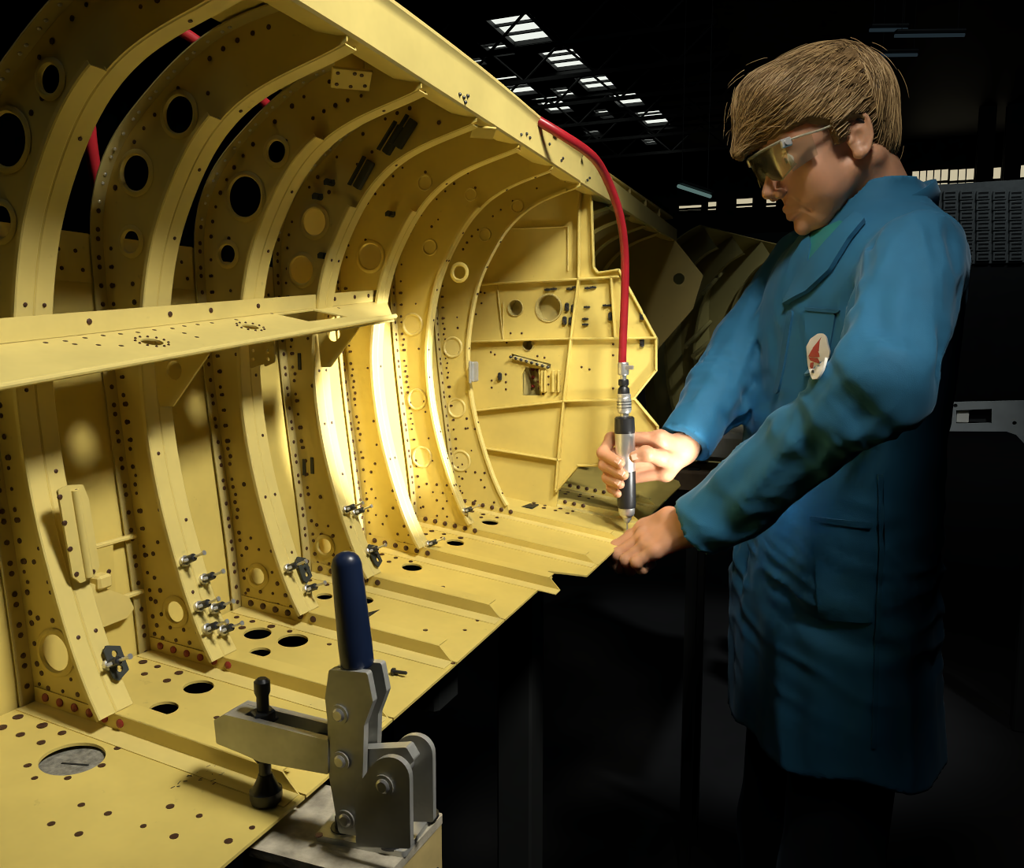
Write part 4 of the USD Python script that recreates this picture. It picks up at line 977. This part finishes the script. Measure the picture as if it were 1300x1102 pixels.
# the head's own axes: forward, left, up
HY, HP = math.radians(26), math.radians(21)
HF = np.array([-math.cos(HY) * math.cos(HP), -math.sin(HY) * math.cos(HP), -math.sin(HP)])
HL = np.array([math.sin(HY), -math.cos(HY), 0.0]); HU = np.cross(HF, HL)
HR = np.stack([HF, HL, HU], 1); HS = .885
HC = at(1085, 177, 1.262) - HR @ np.array([-.005, .074, .0]) * HS
def hw(p): return HC + (np.asarray(p, float) * HS) @ HR.T            # head coordinates -> world
def hl(p): return ((p - HC) @ HR) / HS
def mir(p): return np.array([p[0], -p[1], p[2]])
def head_sdf(q):
    """q in head coordinates: x forward, y left, z up, origin between the ears."""
    a = q.copy(); a[:, 1] = np.abs(a[:, 1])
    d = sd_ell(a, (-.004, 0, .048), (.094, .075, .083))
    d = smin(d, sd_cone(a, (.036, 0, .02), (.050, 0, -.055), .060, .046), .03)
    d = smin(d, sd_cone(a, (.004, .050, -.040), (.058, .022, -.092), .019, .017), .022)         # jaw
    d = smin(d, sd_cone(a, (.066, 0, -.090), (.080, 0, -.098), .020, .015), .014)               # chin
    d = smin(d, sd_ball(a, (.055, .042, -.022), .023), .03)                                      # cheekbone
    d = smin(d, sd_ball(a, (.046, .040, -.052), .022), .03)
    d = smin(d, sd_cone(a, (.082, .0, .033), (.066, .042, .032), .014, .012), .014)              # brow
    d = smin(d, sd_cone(a, (.086, 0, .062), (.074, .03, .066), .02, .02), .03)
    d = smax(d, -sd_ball(a, (.100, .034, .010), .016), .012)                                     # eye socket
    d = smin(d, sd_cone(a, (.078, .033, .010), (.080, .030, .008), .0125, .0125), .004)          # lid
    d = smin(d, sd_cone(a, (.089, 0, .020), (.119, 0, -.027), .0080, .0105), .010)               # nose
    d = smin(d, sd_ball(a, (.106, .0125, -.035), .0092), .006)
    d = smax(d, -sd_ball(a, (.108, .0075, -.043), .0038), .004)
    d = smin(d, sd_cone(a, (.098, 0, -.062), (.084, .021, -.067), .0072, .004), .006)            # lips
    d = smin(d, sd_cone(a, (.095, 0, -.0755), (.084, .018, -.071), .0078, .004), .006)
    d = smax(d, -sd_cone(a, (.108, 0, -.0690), (.086, .024, -.0695), .0022, .0015), .003)
    d = smax(d, -sd_cone(a, (.098, .020, -.044), (.076, .034, -.078), .0012, .001), .007)        # fold beside the mouth
    # ears
    u = a[:, 0] + .010 + .18 * (a[:, 2] - .004); v = a[:, 2] - .004; w = a[:, 1] - .0765 - .28 * (.010 - u); E3 = np.stack([u, v, w], 1)
    e = sd_ell(E3, (0, 0, 0), (.0165, .029, .0050))
    rr = np.sqrt((u / .0165)**2 + (v / .029)**2)
    helix = np.sqrt(((rr - 1) * .019)**2 + (w - .0030)**2) - .0040
    helix = np.where((u > .004) & (v < .010), .02, helix)
    e = smin(e, helix, .003)
    e = smax(e, -sd_ell(E3, (.003, -.003, .0075), (.0085, .011, .0075)), .003)
    e = smax(e, -sd_ell(E3, (-.001, .0165, .0065), (.009, .007, .0040)), .003)
    e = smin(e, sd_ball(E3, (.003, -.0265, .0), .0070), .006)
    e = smin(e, sd_ball(E3, (.0125, -.004, .001), .0048), .004)
    d = smin(d, e, .005)
    return d * HS
NB = at(1113, 288, 1.375)
def neck_sdf(p):
    d = sd_cone(p, hw((-.034, 0, -.035)), NB, .053, .066)
    d = smin(d, sd_cone(p, hw((-.03, .055, -.035)), NB + (-.05, -.02, 0), .014, .012), .02)     # the long neck muscle
    return d
def skin_head(p): return smin(head_sdf(hl(p)), neck_sdf(p), .02)
lo, hi = np.minimum(HC - .16, NB - .09), np.maximum(HC + .17, NB + .08)
lo[2] = NB[2] - .06
body_parts = [surface(skin_head, lo, hi, .0024, 1)]

# hands -------------------------------------------------------------------
RW = at(866, 570, 1.235)
rh = {'thumb': [(852, 586, 1.165), (838, 581, 1.128), (820, 576, 1.0995), (806, 580, 1.0945)],
      'index': [(838, 557, 1.160), (776, 557, 1.152), (766, 575, 1.118), (787, 588, 1.0975)],
      'middle': [(842, 570, 1.168), (774, 577, 1.154), (768, 590, 1.120), (792, 603, 1.0985)],
      'ring': [(844, 585, 1.170), (777, 595, 1.154), (772, 606, 1.124), (787, 615, 1.1015)],
      'little': [(845, 600, 1.166), (782, 611, 1.150), (777, 619, 1.126), (784, 627, 1.1065)]}
rr_ = {'thumb': [.0145, .0115, .0102, .0085], 'index': [.011, .0092, .0086, .0074], 'middle': [.011, .0093, .0087, .0075], 'ring': [.0105, .0088, .0082, .0070], 'little': [.0095, .0078, .0072, .0062]}
RHJ = {k: [at(q[0], q[1], q[2] + .045) for q in v] for k, v in rh.items()}
def hand(joints, radii, wrist, wrad, fore, extra=()):
    mc = {k: joints[k][0] for k in joints}
    def f(p):
        d = sd_cone(p, wrist, fore, wrad * .94, wrad * 1.1)
        for k in ('index', 'middle', 'ring', 'little'): d = smin(d, sd_cone(p, wrist, mc[k], wrad * .78, .0118 if k != 'little' else .0105), .010)
        for a, b in (('index', 'middle'), ('middle', 'ring'), ('ring', 'little')): d = smin(d, sd_cone(p, mc[a], mc[b], .0115, .0108), .006)
        for a, b, ra, rb in extra: d = smin(d, sd_cone(p, a, b, ra, rb), .010)
        for k, js in joints.items():
            e = chain(p, js, radii[k], .003)
            for q in js[1:3]: e = smin(e, sd_ball(p, q, radii[k][1] * 1.03), .004)
            d = smin(d, e, .0045 if k != 'thumb' else .006)
        return d
    return f
RF = at(905, 522, 1.31)
rhs = hand(RHJ, rr_, RW, .0235, RF, [(RW, RHJ['thumb'][0], .019, .0145), (RHJ['thumb'][0], RHJ['index'][0], .011, .010), (RHJ['thumb'][0], RHJ['little'][0], .013, .012)])
P = np.array(sum(RHJ.values(), []) + [RW]); body_parts.append(surface(rhs, np.minimum(P.min(0), RW) - .035, P.max(0) + (.06, .09, .05), .0018, 2))

LW = at(892, 668, 1.085)
lh = {'thumb': [(850, 658, 1.105), (822, 668, 1.128), (802, 682, 1.138), (789, 694, 1.136)],
      'index': [(818, 672, 1.118), (783, 694, 1.112), (779, 712, 1.116), (800, 713, 1.124)],
      'middle': [(818, 682, 1.098), (785, 704, 1.090), (787, 719, 1.098), (806, 716, 1.112)],
      'ring': [(822, 692, 1.080), (795, 711, 1.072), (800, 722, 1.084), (817, 716, 1.100)],
      'little': [(832, 700, 1.066), (808, 714, 1.060), (815, 722, 1.070), (828, 716, 1.086)]}
LHJ = {k: [at(*q) for q in v] for k, v in lh.items()}
LF = at(955, 628, 1.06)
lhs = hand(LHJ, rr_, LW, .0245, LF, [(LW, LHJ['thumb'][0], .02, .0145), (LHJ['thumb'][0], LHJ['index'][0], .012, .011)])
P = np.array(sum(LHJ.values(), []) + [LW]); body_parts.append(surface(lhs, P.min(0) - .035, P.max(0) + (.07, .05, .06), .0018, 2))

# torso, arms and legs under the clothes ------------------------------------
TY = math.radians(30)
TF = np.array([-math.cos(TY), -math.sin(TY), 0.]); TL = np.array([math.sin(TY), -math.cos(TY), 0.])
YT = 1.345
TR = [(1118, 236, .058, .056), (1113, 262, .072, .064), (1109, 286, .118, .080), (1101, 312, .158, .094), (1090, 350, .178, .106), (1080, 400, .180, .114), (1072, 460, .177, .118), (1064, 560, .168, .121),
      (1056, 650, .168, .124), (1052, 740, .172, .128), (1050, 830, .178, .132), (1052, 915, .184, .136), (1052, 990, .186, .138)]
TC = np.array([at(q[0], q[1], YT) for q in TR]); o = np.argsort(TC[:, 2])
tz = TC[o, 2]; TX, TW, TD = (PchipInterpolator(tz, w[o]) for w in (TC[:, 0], np.array([q[2] for q in TR]), np.array([q[3] for q in TR])))
ZTOP, ZHEM = tz[-1], at(1058, 925, YT)[2]
def loft(p, grow=0.):
    z = np.clip(p[:, 2], tz[0], tz[-1]); r = p.copy(); r[:, 0] -= TX(z); r[:, 1] -= YT
    u, v = r[:, 0] * TL[0] + r[:, 1] * TL[1], r[:, 0] * TF[0] + r[:, 1] * TF[1]
    w, dd = TW(z) + grow, TD(z) + grow
    k = (np.abs(u / w)**2.3 + np.abs(v / dd)**2.3)**(1 / 2.3)
    g = np.sqrt((u / w**2)**2 + (v / dd**2)**2) / np.maximum(k, 1e-6)
    return np.maximum((k - 1) / np.maximum(g, 3.), np.maximum(p[:, 2] - ZTOP, tz[0] - p[:, 2]))
SL = at(1162, 331, 1.19); EL = at(1117, 490, 1.02)
SR = np.array([TX(at(1108, 330, YT)[2]), YT, at(1108, 330, YT)[2]]) - TL * .155; ER = at(955, 440, 1.40)
HIP = np.array([float(TX(at(1058, 800, YT)[2])), YT, at(1058, 800, YT)[2]])
ANK = [HIP * (1, 1, 0) + s * TL * .12 + np.array([0, 0, .08]) for s in (1, -1)]
def under(p):
    d = np.maximum(loft(p, -.030), HIP[2] - .02 - p[:, 2])
    d = smin(d, chain(p, [SL, EL, LW + (LF - LW) * .3], [.045, .036, .024], .02), .02)
    d = smin(d, chain(p, [SR, ER, RW + (RF - RW) * .3], [.045, .036, .024], .02), .02)
    d = smin(d, sd_cone(p, NB + (0, 0, -.05), NB + (0, 0, .02), .07, .055), .02)
    for a, s in zip(ANK, (1, -1)):
        kn = (HIP + a) / 2 + s * TL * .015 + TF * .02
        d = smin(d, chain(p, [HIP + s * TL * .09, kn, a], [.06, .045, .036], .02), .03)
    return d
body_parts.append(surface(under, (-.36, .92, .03), (.24, 1.62, float(ZTOP) + .02), .014, 2))
pr = thing('person', 'worker in a long blue coat and safety goggles, leaning over the shell with a drill', 'person', HIP * (1, 1, 0))
body = obj('body', body_parts, 'skin', pr, smooth=True)

# nails ---------------------------------------------------------------------
for J, f, keys in ((RHJ, rhs, ('index', 'middle', 'ring', 'thumb')),):
    for k in keys:
        a, b = J[k][2], J[k][3]; t = unit(b - a)
        out = unit(EYE - b); out = unit(out - t * (out @ t))
        if k != 'thumb': out = unit(out + np.array([-.25, 0, .35]))
        R = np.stack([t, np.cross(out, t), out], 1); c = b + t * .001 + out * (rr_[k][3] - .0012)
        obj('nail', boxm(c, (.0095, .0085, .0026), R, .0024), 'nail', body)

# ---- coat -------------------------------------------------------------------
cuffL, cuffR = LW + (LF - LW) * .02, RW + (RF - RW) * .10
def ridg(q, seed): return np.abs(meshkit.fbm(q, 2, seed) - .5) * 2
def wrinkle(p, d, coarse):
    m = np.abs(d) < .03
    if not m.any(): return d
    q = p[m]; w = np.zeros(len(q))
    for a, b, seed, s in ((SL, EL, 1, 1.), (EL, LW, 2, .8), (SR, ER, 3, .8), (ER, RW, 4, .9)):
        t = unit(b - a); x, y, _ = frame_of(t); r = q - a; L = np.linalg.norm(b - a); h = (r @ t)
        dist = np.linalg.norm(r - h[:, None] * t, axis=1); near = np.exp(-np.maximum(0, dist - .05)**2 / .0012) * np.clip(h / .04 + .5, 0, 1) * np.clip((L - h) / .05 + (.5 if seed in (1, 3) else -.3), 0, 1)
        k = np.stack([h * 7 + 4 * (r @ x), (r @ x) * 24 - h * 5, (r @ y) * 24 + h * 4], 1)
        w += near * s * (ridg(k, seed) - .3) * .021
        if seed in (2, 4):
            k = np.stack([h * 34, (r @ x) * 9 + h * 6, (r @ y) * 9], 1); w += near * np.exp(-((h - (.03 if seed == 2 else .12)) / .07)**2) * (ridg(k, seed + 9) - .3) * .015
    low = np.clip((1.18 - q[:, 2]) / .15, 0, 1); u = q @ TL; v = q @ TF
    k = np.stack([u * 17 + v * 5, v * 12, q[:, 2] * 2.6], 1); w += low * (ridg(k, 21) - .3) * .020
    band = np.exp(-((q[:, 2] - .93) / .13)**2) * np.clip((u - (EYE @ TL) * 0) * 0 + 1, 0, 1)
    k = np.stack([u * 10, v * 10, q[:, 2] * 22 + u * 9], 1); w += band * (ridg(k, 31) - .3) * .018
    up = 1 - low
    k = np.stack([u * 16 + q[:, 2] * 9, v * 10, q[:, 2] * 6 - u * 6], 1); w += up * (ridg(k, 41) - .3) * .014
    d = d.copy(); d[m] += w; return d
def cut(p, a, b):                                                   # keeps what lies beyond the cuff at a, towards b
    return (a - p) @ unit(b - a)
def coat_solid(p):
    d = loft(p, 0)
    sl = chain(p, [SL, EL, cuffL - (LF - LW) * .3], [.060, .048, .040], .03)
    sr = chain(p, [SR, ER, cuffR - (RF - RW) * .3], [.066, .056, .037], .03)
    sl = smax(sl, cut(p, cuffL, EL), .002); sr = smax(sr, cut(p, cuffR, ER), .002)
    d = smin(d, sl, .011); d = smin(d, sr, .014)
    return d
def coat_sdf(p):
    d = wrinkle(p, coat_solid(p), 0)
    inner = np.maximum(loft(p, -.026), p[:, 2] - (ZHEM + .06))
    d = np.maximum(d, -inner)
    hem = ZHEM + .006 * np.sin(p[:, 0] * 40) + .004 * np.sin(p[:, 1] * 55 + 1)
    d = np.maximum(d, hem - p[:, 2])
    for c, e, r in ((cuffL, EL, .032), (cuffR, ER, .029)):
        t = unit(e - c); d = np.maximum(d, -sd_cone(p, c - t * .03, c + t * .022, r, r * .8))
    return np.maximum(d, -sd_cone(p, NB + (0, 0, -.03), NB + (HC - NB) * .8, .062, .056))
coat = obj('coat', surface(coat_sdf, (-.34, .93, float(ZHEM) - .02), (.24, 1.60, float(ZTOP) + .03), .0046, 2), 'coat_blue', pr, smooth=True)

def drape(px, sdf, lift, thick, mesh_px=5.0, Y=1.02, parent=None, name='patch', mat='coat_blue', smooth=40):
    """A patch of cloth: its outline laid on the surface of sdf with real thickness."""
    Pp = Polygon(px).buffer(0)
    m = trimesh.creation.extrude_polygon(Pp, 1.0, engine='earcut').subdivide_to_size(mesh_px * 1.6) if False else None
    from shapely import points as _pts
    x0, y0, x1, y1 = Pp.bounds
    # triangulate: boundary samples and interior grid
    L = Pp.exterior.length; nb = max(12, int(L / mesh_px)); bd = np.array([Pp.exterior.interpolate(i / nb, normalized=True).coords[0] for i in range(nb)])
    gx, gy = np.meshgrid(np.arange(x0, x1, mesh_px), np.arange(y0, y1, mesh_px)); gg = np.c_[gx.ravel(), gy.ravel()]
    inner = Pp.buffer(-mesh_px * .5); gg = np.array([q for q in gg if inner.contains(Point(*q))]).reshape(-1, 2)
    allp = np.vstack([bd, gg]); from scipy.spatial import Delaunay
    tri = Delaunay(allp).simplices; cen = allp[tri].mean(1); keep = np.array([Pp.buffer(.05).contains(Point(*q)) for q in cen]); tri = tri[keep]
    D = FW + RT * ((allp[:, :1] - 650) / FPX) - UP * ((allp[:, 1:] - 551) / FPX); D /= np.linalg.norm(D, axis=1)[:, None]
    p = EYE + D * ((Y) / D[:, 1:2]) * .9
    for _ in range(70): p = p + D * np.clip(sdf(p), -.01, .03)[:, None] * .8
    e = 1e-3; n = np.stack([sdf(p + np.eye(3)[k] * e) - sdf(p - np.eye(3)[k] * e) for k in range(3)], 1); n /= np.maximum(np.linalg.norm(n, axis=1)[:, None], 1e-9)
    a, b = p + n * (lift + thick), p + n * (lift - .002)
    N = len(p); f = [tri, tri[:, ::-1] + N]
    nrm = np.cross(a[tri[:, 1]] - a[tri[:, 0]], a[tri[:, 2]] - a[tri[:, 0]]); flip = (nrm * n[tri[:, 0]]).sum(1) < 0
    f[0][flip] = f[0][flip][:, ::-1]; f[1][flip] = f[1][flip][:, ::-1]
    i = np.arange(nb); j = (i + 1) % nb; f += [np.c_[i, j, j + N], np.c_[i, j + N, i + N]]
    return obj(name, (np.vstack([a, b]), np.vstack(f)), mat, parent or coat, smooth=smooth)
smooth_coat = lambda p: wrinkle(p, coat_solid(p), 0)
drape([(1031, 297), (1068, 281), (1078, 287), (1058, 306), (1030, 336), (1027, 326)], smooth_coat, .001, .002, 4, name='shirt_front', mat='shirt_teal')
drape([(1088, 274), (1100, 284), (1082, 306), (1058, 345), (1030, 372), (1000, 388), (1018, 352), (1052, 312)], smooth_coat, .005, .005, 4, name='lapel')
drape([(1028, 296), (1032, 312), (1026, 345), (1002, 388), (996, 380), (1006, 332)], smooth_coat, .002, .003, 4, name='lapel')
drape([(1024, 391), (1068, 394), (1064, 398), (1024, 395)], smooth_coat, .0015, .0025, 3, name='pocket_edge', mat='coat_seam')
drape([(1024, 394), (1062, 398), (1050, 466), (1022, 478)], smooth_coat, .0008, .0018, 5, name='breast_pocket')
drape([(1030, 655), (1108, 664), (1106, 670), (1030, 661)], smooth_coat, .0015, .003, 4, name='pocket_edge', mat='coat_seam')
drape([(1030, 660), (1107, 668), (1108, 790), (1040, 786)], smooth_coat, .0008, .0018, 7, name='side_pocket')
drape([(1114, 602), (1121, 602), (1122, 700), (1116, 820), (1112, 950), (1106, 950), (1110, 820), (1116, 700)], smooth_coat, .0006, .0014, 6, name='side_seam', mat='coat_seam')
drape([(1002, 395), (1008, 395), (996, 470), (989, 500), (983, 500), (990, 470)], smooth_coat, .0012, .002, 5, name='front_edge', mat='coat_seam')
# collar: a folded band round the neck
def collar():
    ang = np.linspace(math.radians(-62), math.radians(245), 60); g = []
    nax = unit(hw((-.05, 0, -.12)) - NB); side = TL; fwd = unit(np.cross(side, nax)); fwd = fwd if fwd @ TF > 0 else -fwd
    for a in ang:
        d = math.cos(a) * side + math.sin(a) * -fwd                  # 90 degrees = nape
        front = max(0., -math.sin(a)); 
        r0 = .060 + .004 * math.sin(a); h = .050 * (1 - .55 * front) * (.8 + .2 * max(0, math.sin(a)))
        top = NB + d * r0 + nax * h; roll = NB + d * (r0 + .008) + nax * (h + .002)
        low = NB + d * (r0 + .022 + .026 * front) + nax * (h - .050); low[2] -= .012 * front
        base = NB + d * (r0 - .003) + nax * (h - .05)
        g.append([base, NB + d * (r0 - .001) + nax * h * .7, top, roll, roll * .5 + low * .5 + d * .004, low])
    return sheet(np.array(g), .0026)
obj('collar', collar(), 'coat_blue', coat, smooth=50)
# badge on the breast pocket
bd_px = [(1028, 440), (1032, 431), (1042, 424), (1048, 424), (1052, 429), (1053, 436), (1056, 447), (1053, 458), (1048, 472), (1042, 481), (1035, 483), (1031, 476), (1029, 462)]
bg = drape(bd_px, smooth_coat, .0042, .0016, 3, name='badge', mat='badge_white')
for q in ([(1046, 429), (1044, 434), (1043, 447), (1038, 448), (1035, 443), (1040, 437)], [(1035, 444), (1043, 448), (1044, 453), (1036, 453), (1030.5, 452)], [(1031, 453), (1042, 454.5), (1045, 461), (1039, 459.5), (1033, 457)], [(1033, 460), (1037, 459), (1036, 467), (1034.5, 468), (1032, 465)]):
    drape(q, smooth_coat, .0058, .0006, 1.5, name='badge_emblem', mat='badge_red')
drape([(1036, 474), (1039, 474), (1039, 477), (1036, 477)], smooth_coat, .0058, .0008, 1.5, name='badge_pin', mat='dark_steel')

# trousers and shoes ------------------------------------------------------------
def trousers(p):
    d = sd_ell(p, HIP + (0, 0, .0), (.13, .10, .12))
    for a, s in zip(ANK, (1, -1)):
        kn = (HIP + a) / 2 + s * TL * .015 + TF * .02
        d = smin(d, chain(p, [HIP + s * TL * .075, kn, a], [.080, .072, .062], .03), .03)
    return d
obj('trousers', surface(trousers, HIP * (1, 1, 0) + (-.3, -.3, .02), HIP + (.3, .3, .16), .014, 2), 'trouser', pr, smooth=True)
for a in ANK:
    h = a * (1, 1, 0)
    sh_ = lambda p: np.maximum(smin(sd_cone(p, h + (0, 0, .045) - TF * .04, h + TF * .14 + (0, 0, .036), .046, .042), sd_cone(p, h + (0, 0, .04), h + (0, 0, .12), .05, .05), .03), .001 - p[:, 2])
    obj('shoe', surface(sh_, h + (-.24, -.24, -.01), h + (.24, .24, .19), .009, 2), 'shoe', pr, smooth=True)

# ---- hair -------------------------------------------------------------------------
def LIM(a): return np.interp(a[:, 0], [-.2, -.075, -.045, -.028, -.020, .002, .006, .024, .030, .055, .085, .13], [-.062, -.062, -.050, -.022, .028, .032, .004, .004, .036, .054, .050, .040])
def hair_q(q):
    a = q.copy(); a[:, 1] = np.abs(a[:, 1])
    d = sd_ell(a, (-.010, 0, .062), (.113, .091, .103))
    d = smin(d, sd_ell(a, (.054, 0, .104), (.062, .066, .050)), .03)
    d = smin(d, sd_cone(q, np.array((.085, .010, .110)), np.array((.140, -.004, .052)), .040, .011), .03)      # the fringe falls forward
    d = smin(d, sd_cone(q, np.array((.092, -.02, .095)), np.array((.126, -.035, .046)), .030, .008), .02)
    d = smin(d, sd_cone(a, (.0, .062, .06), (.018, .070, .020), .024, .012), .02)                              # sideburns
    d = smin(d, sd_ell(a, (-.062, 0, .00), (.044, .060, .058)), .02)
    # keep face, ears and neck clear
    lim = LIM(a)
    d = smax(d, (lim - a[:, 2]) * .8, .006)
    return d
def hair_sdf(p):
    q = hl(p); d = hair_q(q)
    m = np.abs(d) < .012
    if m.any():
        s = q[m]; k = np.stack([s[:, 0] * 14 + s[:, 2] * 10, s[:, 1] * 60 + s[:, 2] * 22, s[:, 2] * 60 - s[:, 0] * 38], 1)
        d = d.copy(); d[m] += (ridg(k, 61) - .35) * .009
    return d * HS
hv, hf = surface(hair_sdf, HC - .17, HC + .19, .0026, 1)
hair = obj('hair', (hv, hf), 'hair_mid', pr, smooth=True)
tm = trimesh.Trimesh(hv, hf, process=False)
rs = np.random.RandomState(11)
fa = np.linalg.norm(np.cross(tm.vertices[tm.faces[:, 1]] - tm.vertices[tm.faces[:, 0]], tm.vertices[tm.faces[:, 2]] - tm.vertices[tm.faces[:, 0]]), axis=1)
def strands(n, name, mat, seed, width, up):
    rs = np.random.RandomState(seed)
    fi = rs.choice(len(hf), n, p=fa / fa.sum()); bc = rs.dirichlet((1, 1, 1), n)
    q = hl((hv[hf[fi]] * bc[..., None]).sum(1)); keep = (q[:, 2] > LIM(q) + .006); q = q[keep]; n = len(q)
    pts = []; lift = rs.uniform(.0, up, n); L = rs.uniform(.035, .075, n); jit = rs.normal(0, .16, (n, 3)); ns = 9
    for s in range(ns):
        e = 1e-3; g = np.stack([hair_q(q + np.eye(3)[k] * e) - hair_q(q - np.eye(3)[k] * e) for k in range(3)], 1); g /= np.maximum(np.linalg.norm(g, axis=1)[:, None], 1e-9)
        q = q - g * (hair_q(q) - lift * (1 + .5 * s / ns))[:, None]
        pts.append(q.copy())
        back = q[:, 0] < -.045
        v = np.where(back[:, None], np.array([.25, 0, -1.]), np.array([1., 0, -.42])) + np.stack([0 * q[:, 0], -np.sign(q[:, 1]) * 0 + .25 * np.clip(q[:, 2] - .08, 0, 1) * 8 * np.sign(-q[:, 1] - .02), 0 * q[:, 0]], 1) + jit
        v -= g * (v * g).sum(1)[:, None]; v /= np.linalg.norm(v, axis=1)[:, None]
        nq = q + v * (L / ns)[:, None]; ok = nq[:, 2] > LIM(nq) + .004; q = np.where(ok[:, None], nq, q + v * (L / ns)[:, None] * .02)
    pts = np.stack(pts, 1); w = hw(pts.reshape(-1, 3))
    c = UsdGeom.BasisCurves.Define(stage, path_for(name, hair)); c.CreateTypeAttr('cubic'); c.CreateBasisAttr('catmullRom'); c.CreateWrapAttr('pinned')
    c.CreatePointsAttr(Vt.Vec3fArray.FromNumpy((w - origin[hair.GetPath()]).astype(np.float32))); c.CreateCurveVertexCountsAttr(Vt.IntArray.FromNumpy(np.full(n, ns, np.int32)))
    prof = np.concatenate([np.full(ns - 3, 1.0), [.8, .5, .15]]); c.CreateWidthsAttr(Vt.FloatArray.FromNumpy(np.tile(prof * width, n).astype(np.float32))); c.SetWidthsInterpolation('vertex')
    from pxr import UsdShade
    UsdShade.MaterialBindingAPI.Apply(c.GetPrim()).Bind(LOOK[mat]); tag(c, kind='stuff')
strands(4200, 'hair_strands', 'hair_mid', 1, .0010, .0030); strands(3600, 'hair_strands', 'hair_light', 2, .0009, .0036); strands(2200, 'hair_strands', 'hair_dark', 3, .0010, .0016); strands(120, 'loose_strands', 'hair_light', 4, .0006, .014)

# ---- eyes, brows ---------------------------------------------------------------------
for s in (1, -1):
    c = hw((.0775, s * .033, .009)); e = obj('eye', lathe(c - HF * .0115, c + HF, [(.0, .002), (.004, .0095), (.0115, .0124), (.019, .0098), (.023, .003)], 20), 'eye_white', pr, smooth=True)
    obj('iris', lathe(c + HF * .0105, c + HF, [(0, .005), (.0012, .0045), (.0018, .002)], 16), 'iris', e)
    pts = [hw((x, s * y, z)) for x, y, z in ((.093, .014, .034), (.092, .026, .041), (.083, .042, .042), (.072, .052, .035))]
    obj('eyebrow', tube(pts, [.002, .0036, .0034, .0016], 8), 'brow', pr)

# ================================================================== goggles
gg_ = thing('safety_goggles', 'clear plastic safety goggles with side shields on the worker\'s face', 'goggles', hw((.11, 0, .01)))
def lens_grid(y0, y1, n):
    g = []
    for y in np.linspace(y0, y1, n):
        x = .122 - 4.6 * y * y; t = abs(y) / .07
        zt = .036 + .002 * t; zbm = -.008 + .006 * t - .012 * max(0, 1 - abs(abs(y) - .036) / .03) + .012 * max(0, 1 - abs(y) / .014)
        g.append([hw((x + .006 * (1 - k) * 0 - .010 * (1 - k) ** 2, y, zt * k + zbm * (1 - k))) for k in np.linspace(0, 1, 8)])
    return np.array(g)
obj('lens', sheet(lens_grid(-.068, .068, 40), .0016), 'lens', gg_)
for s in (1, -1):
    g = np.array([[hw((x, s * (.068 + (.100 - x) * .18), z * 1.0)) for z in np.linspace(-.012 + (.100 - x) * .25, .036, 5)] for x in np.linspace(.100, .058, 8)])
    obj('side_shield', sheet(g, .0014 * s), 'lens', gg_)
    a = [hw(q) for q in ((.100, s * .0695, .034), (.07, s * .077, .034), (.03, s * .0815, .032), (-.002, s * .083, .034), (-.02, s * .083, .020))]
    tp = obj('temple', tube(a, .0017, 8, samples=20), 'pale_clear', gg_) if False else obj('temple', tube(a, .0016, 8, samples=20), 'lens_rim', gg_)
    obj('temple_tip', tube(a[3:] + [hw((-.03, s * .082, .004))], .0024, 8, samples=10), 'black_plastic', tp)
    c = hw((.098, s * .0715, .033)); R = HR
    obj('hinge', [boxm(c, (.016, .006, .012), R, .0015), rod(c + HL * s * .002, c + HL * s * .0055, .0035, 12)], 'bright_steel', gg_)
rim = [hw((.123 - 4.6 * y * y, y, .0365 + .002 * abs(y) / .07)) for y in np.linspace(-.068, .068, 30)]
obj('brow_bar', tube(rim, .0022, 8), 'lens_rim', gg_)
rim = lens_grid(-.068, .068, 40)[:, 0]; obj('lens_edge', tube(rim, .0012, 6), 'lens_rim', gg_)
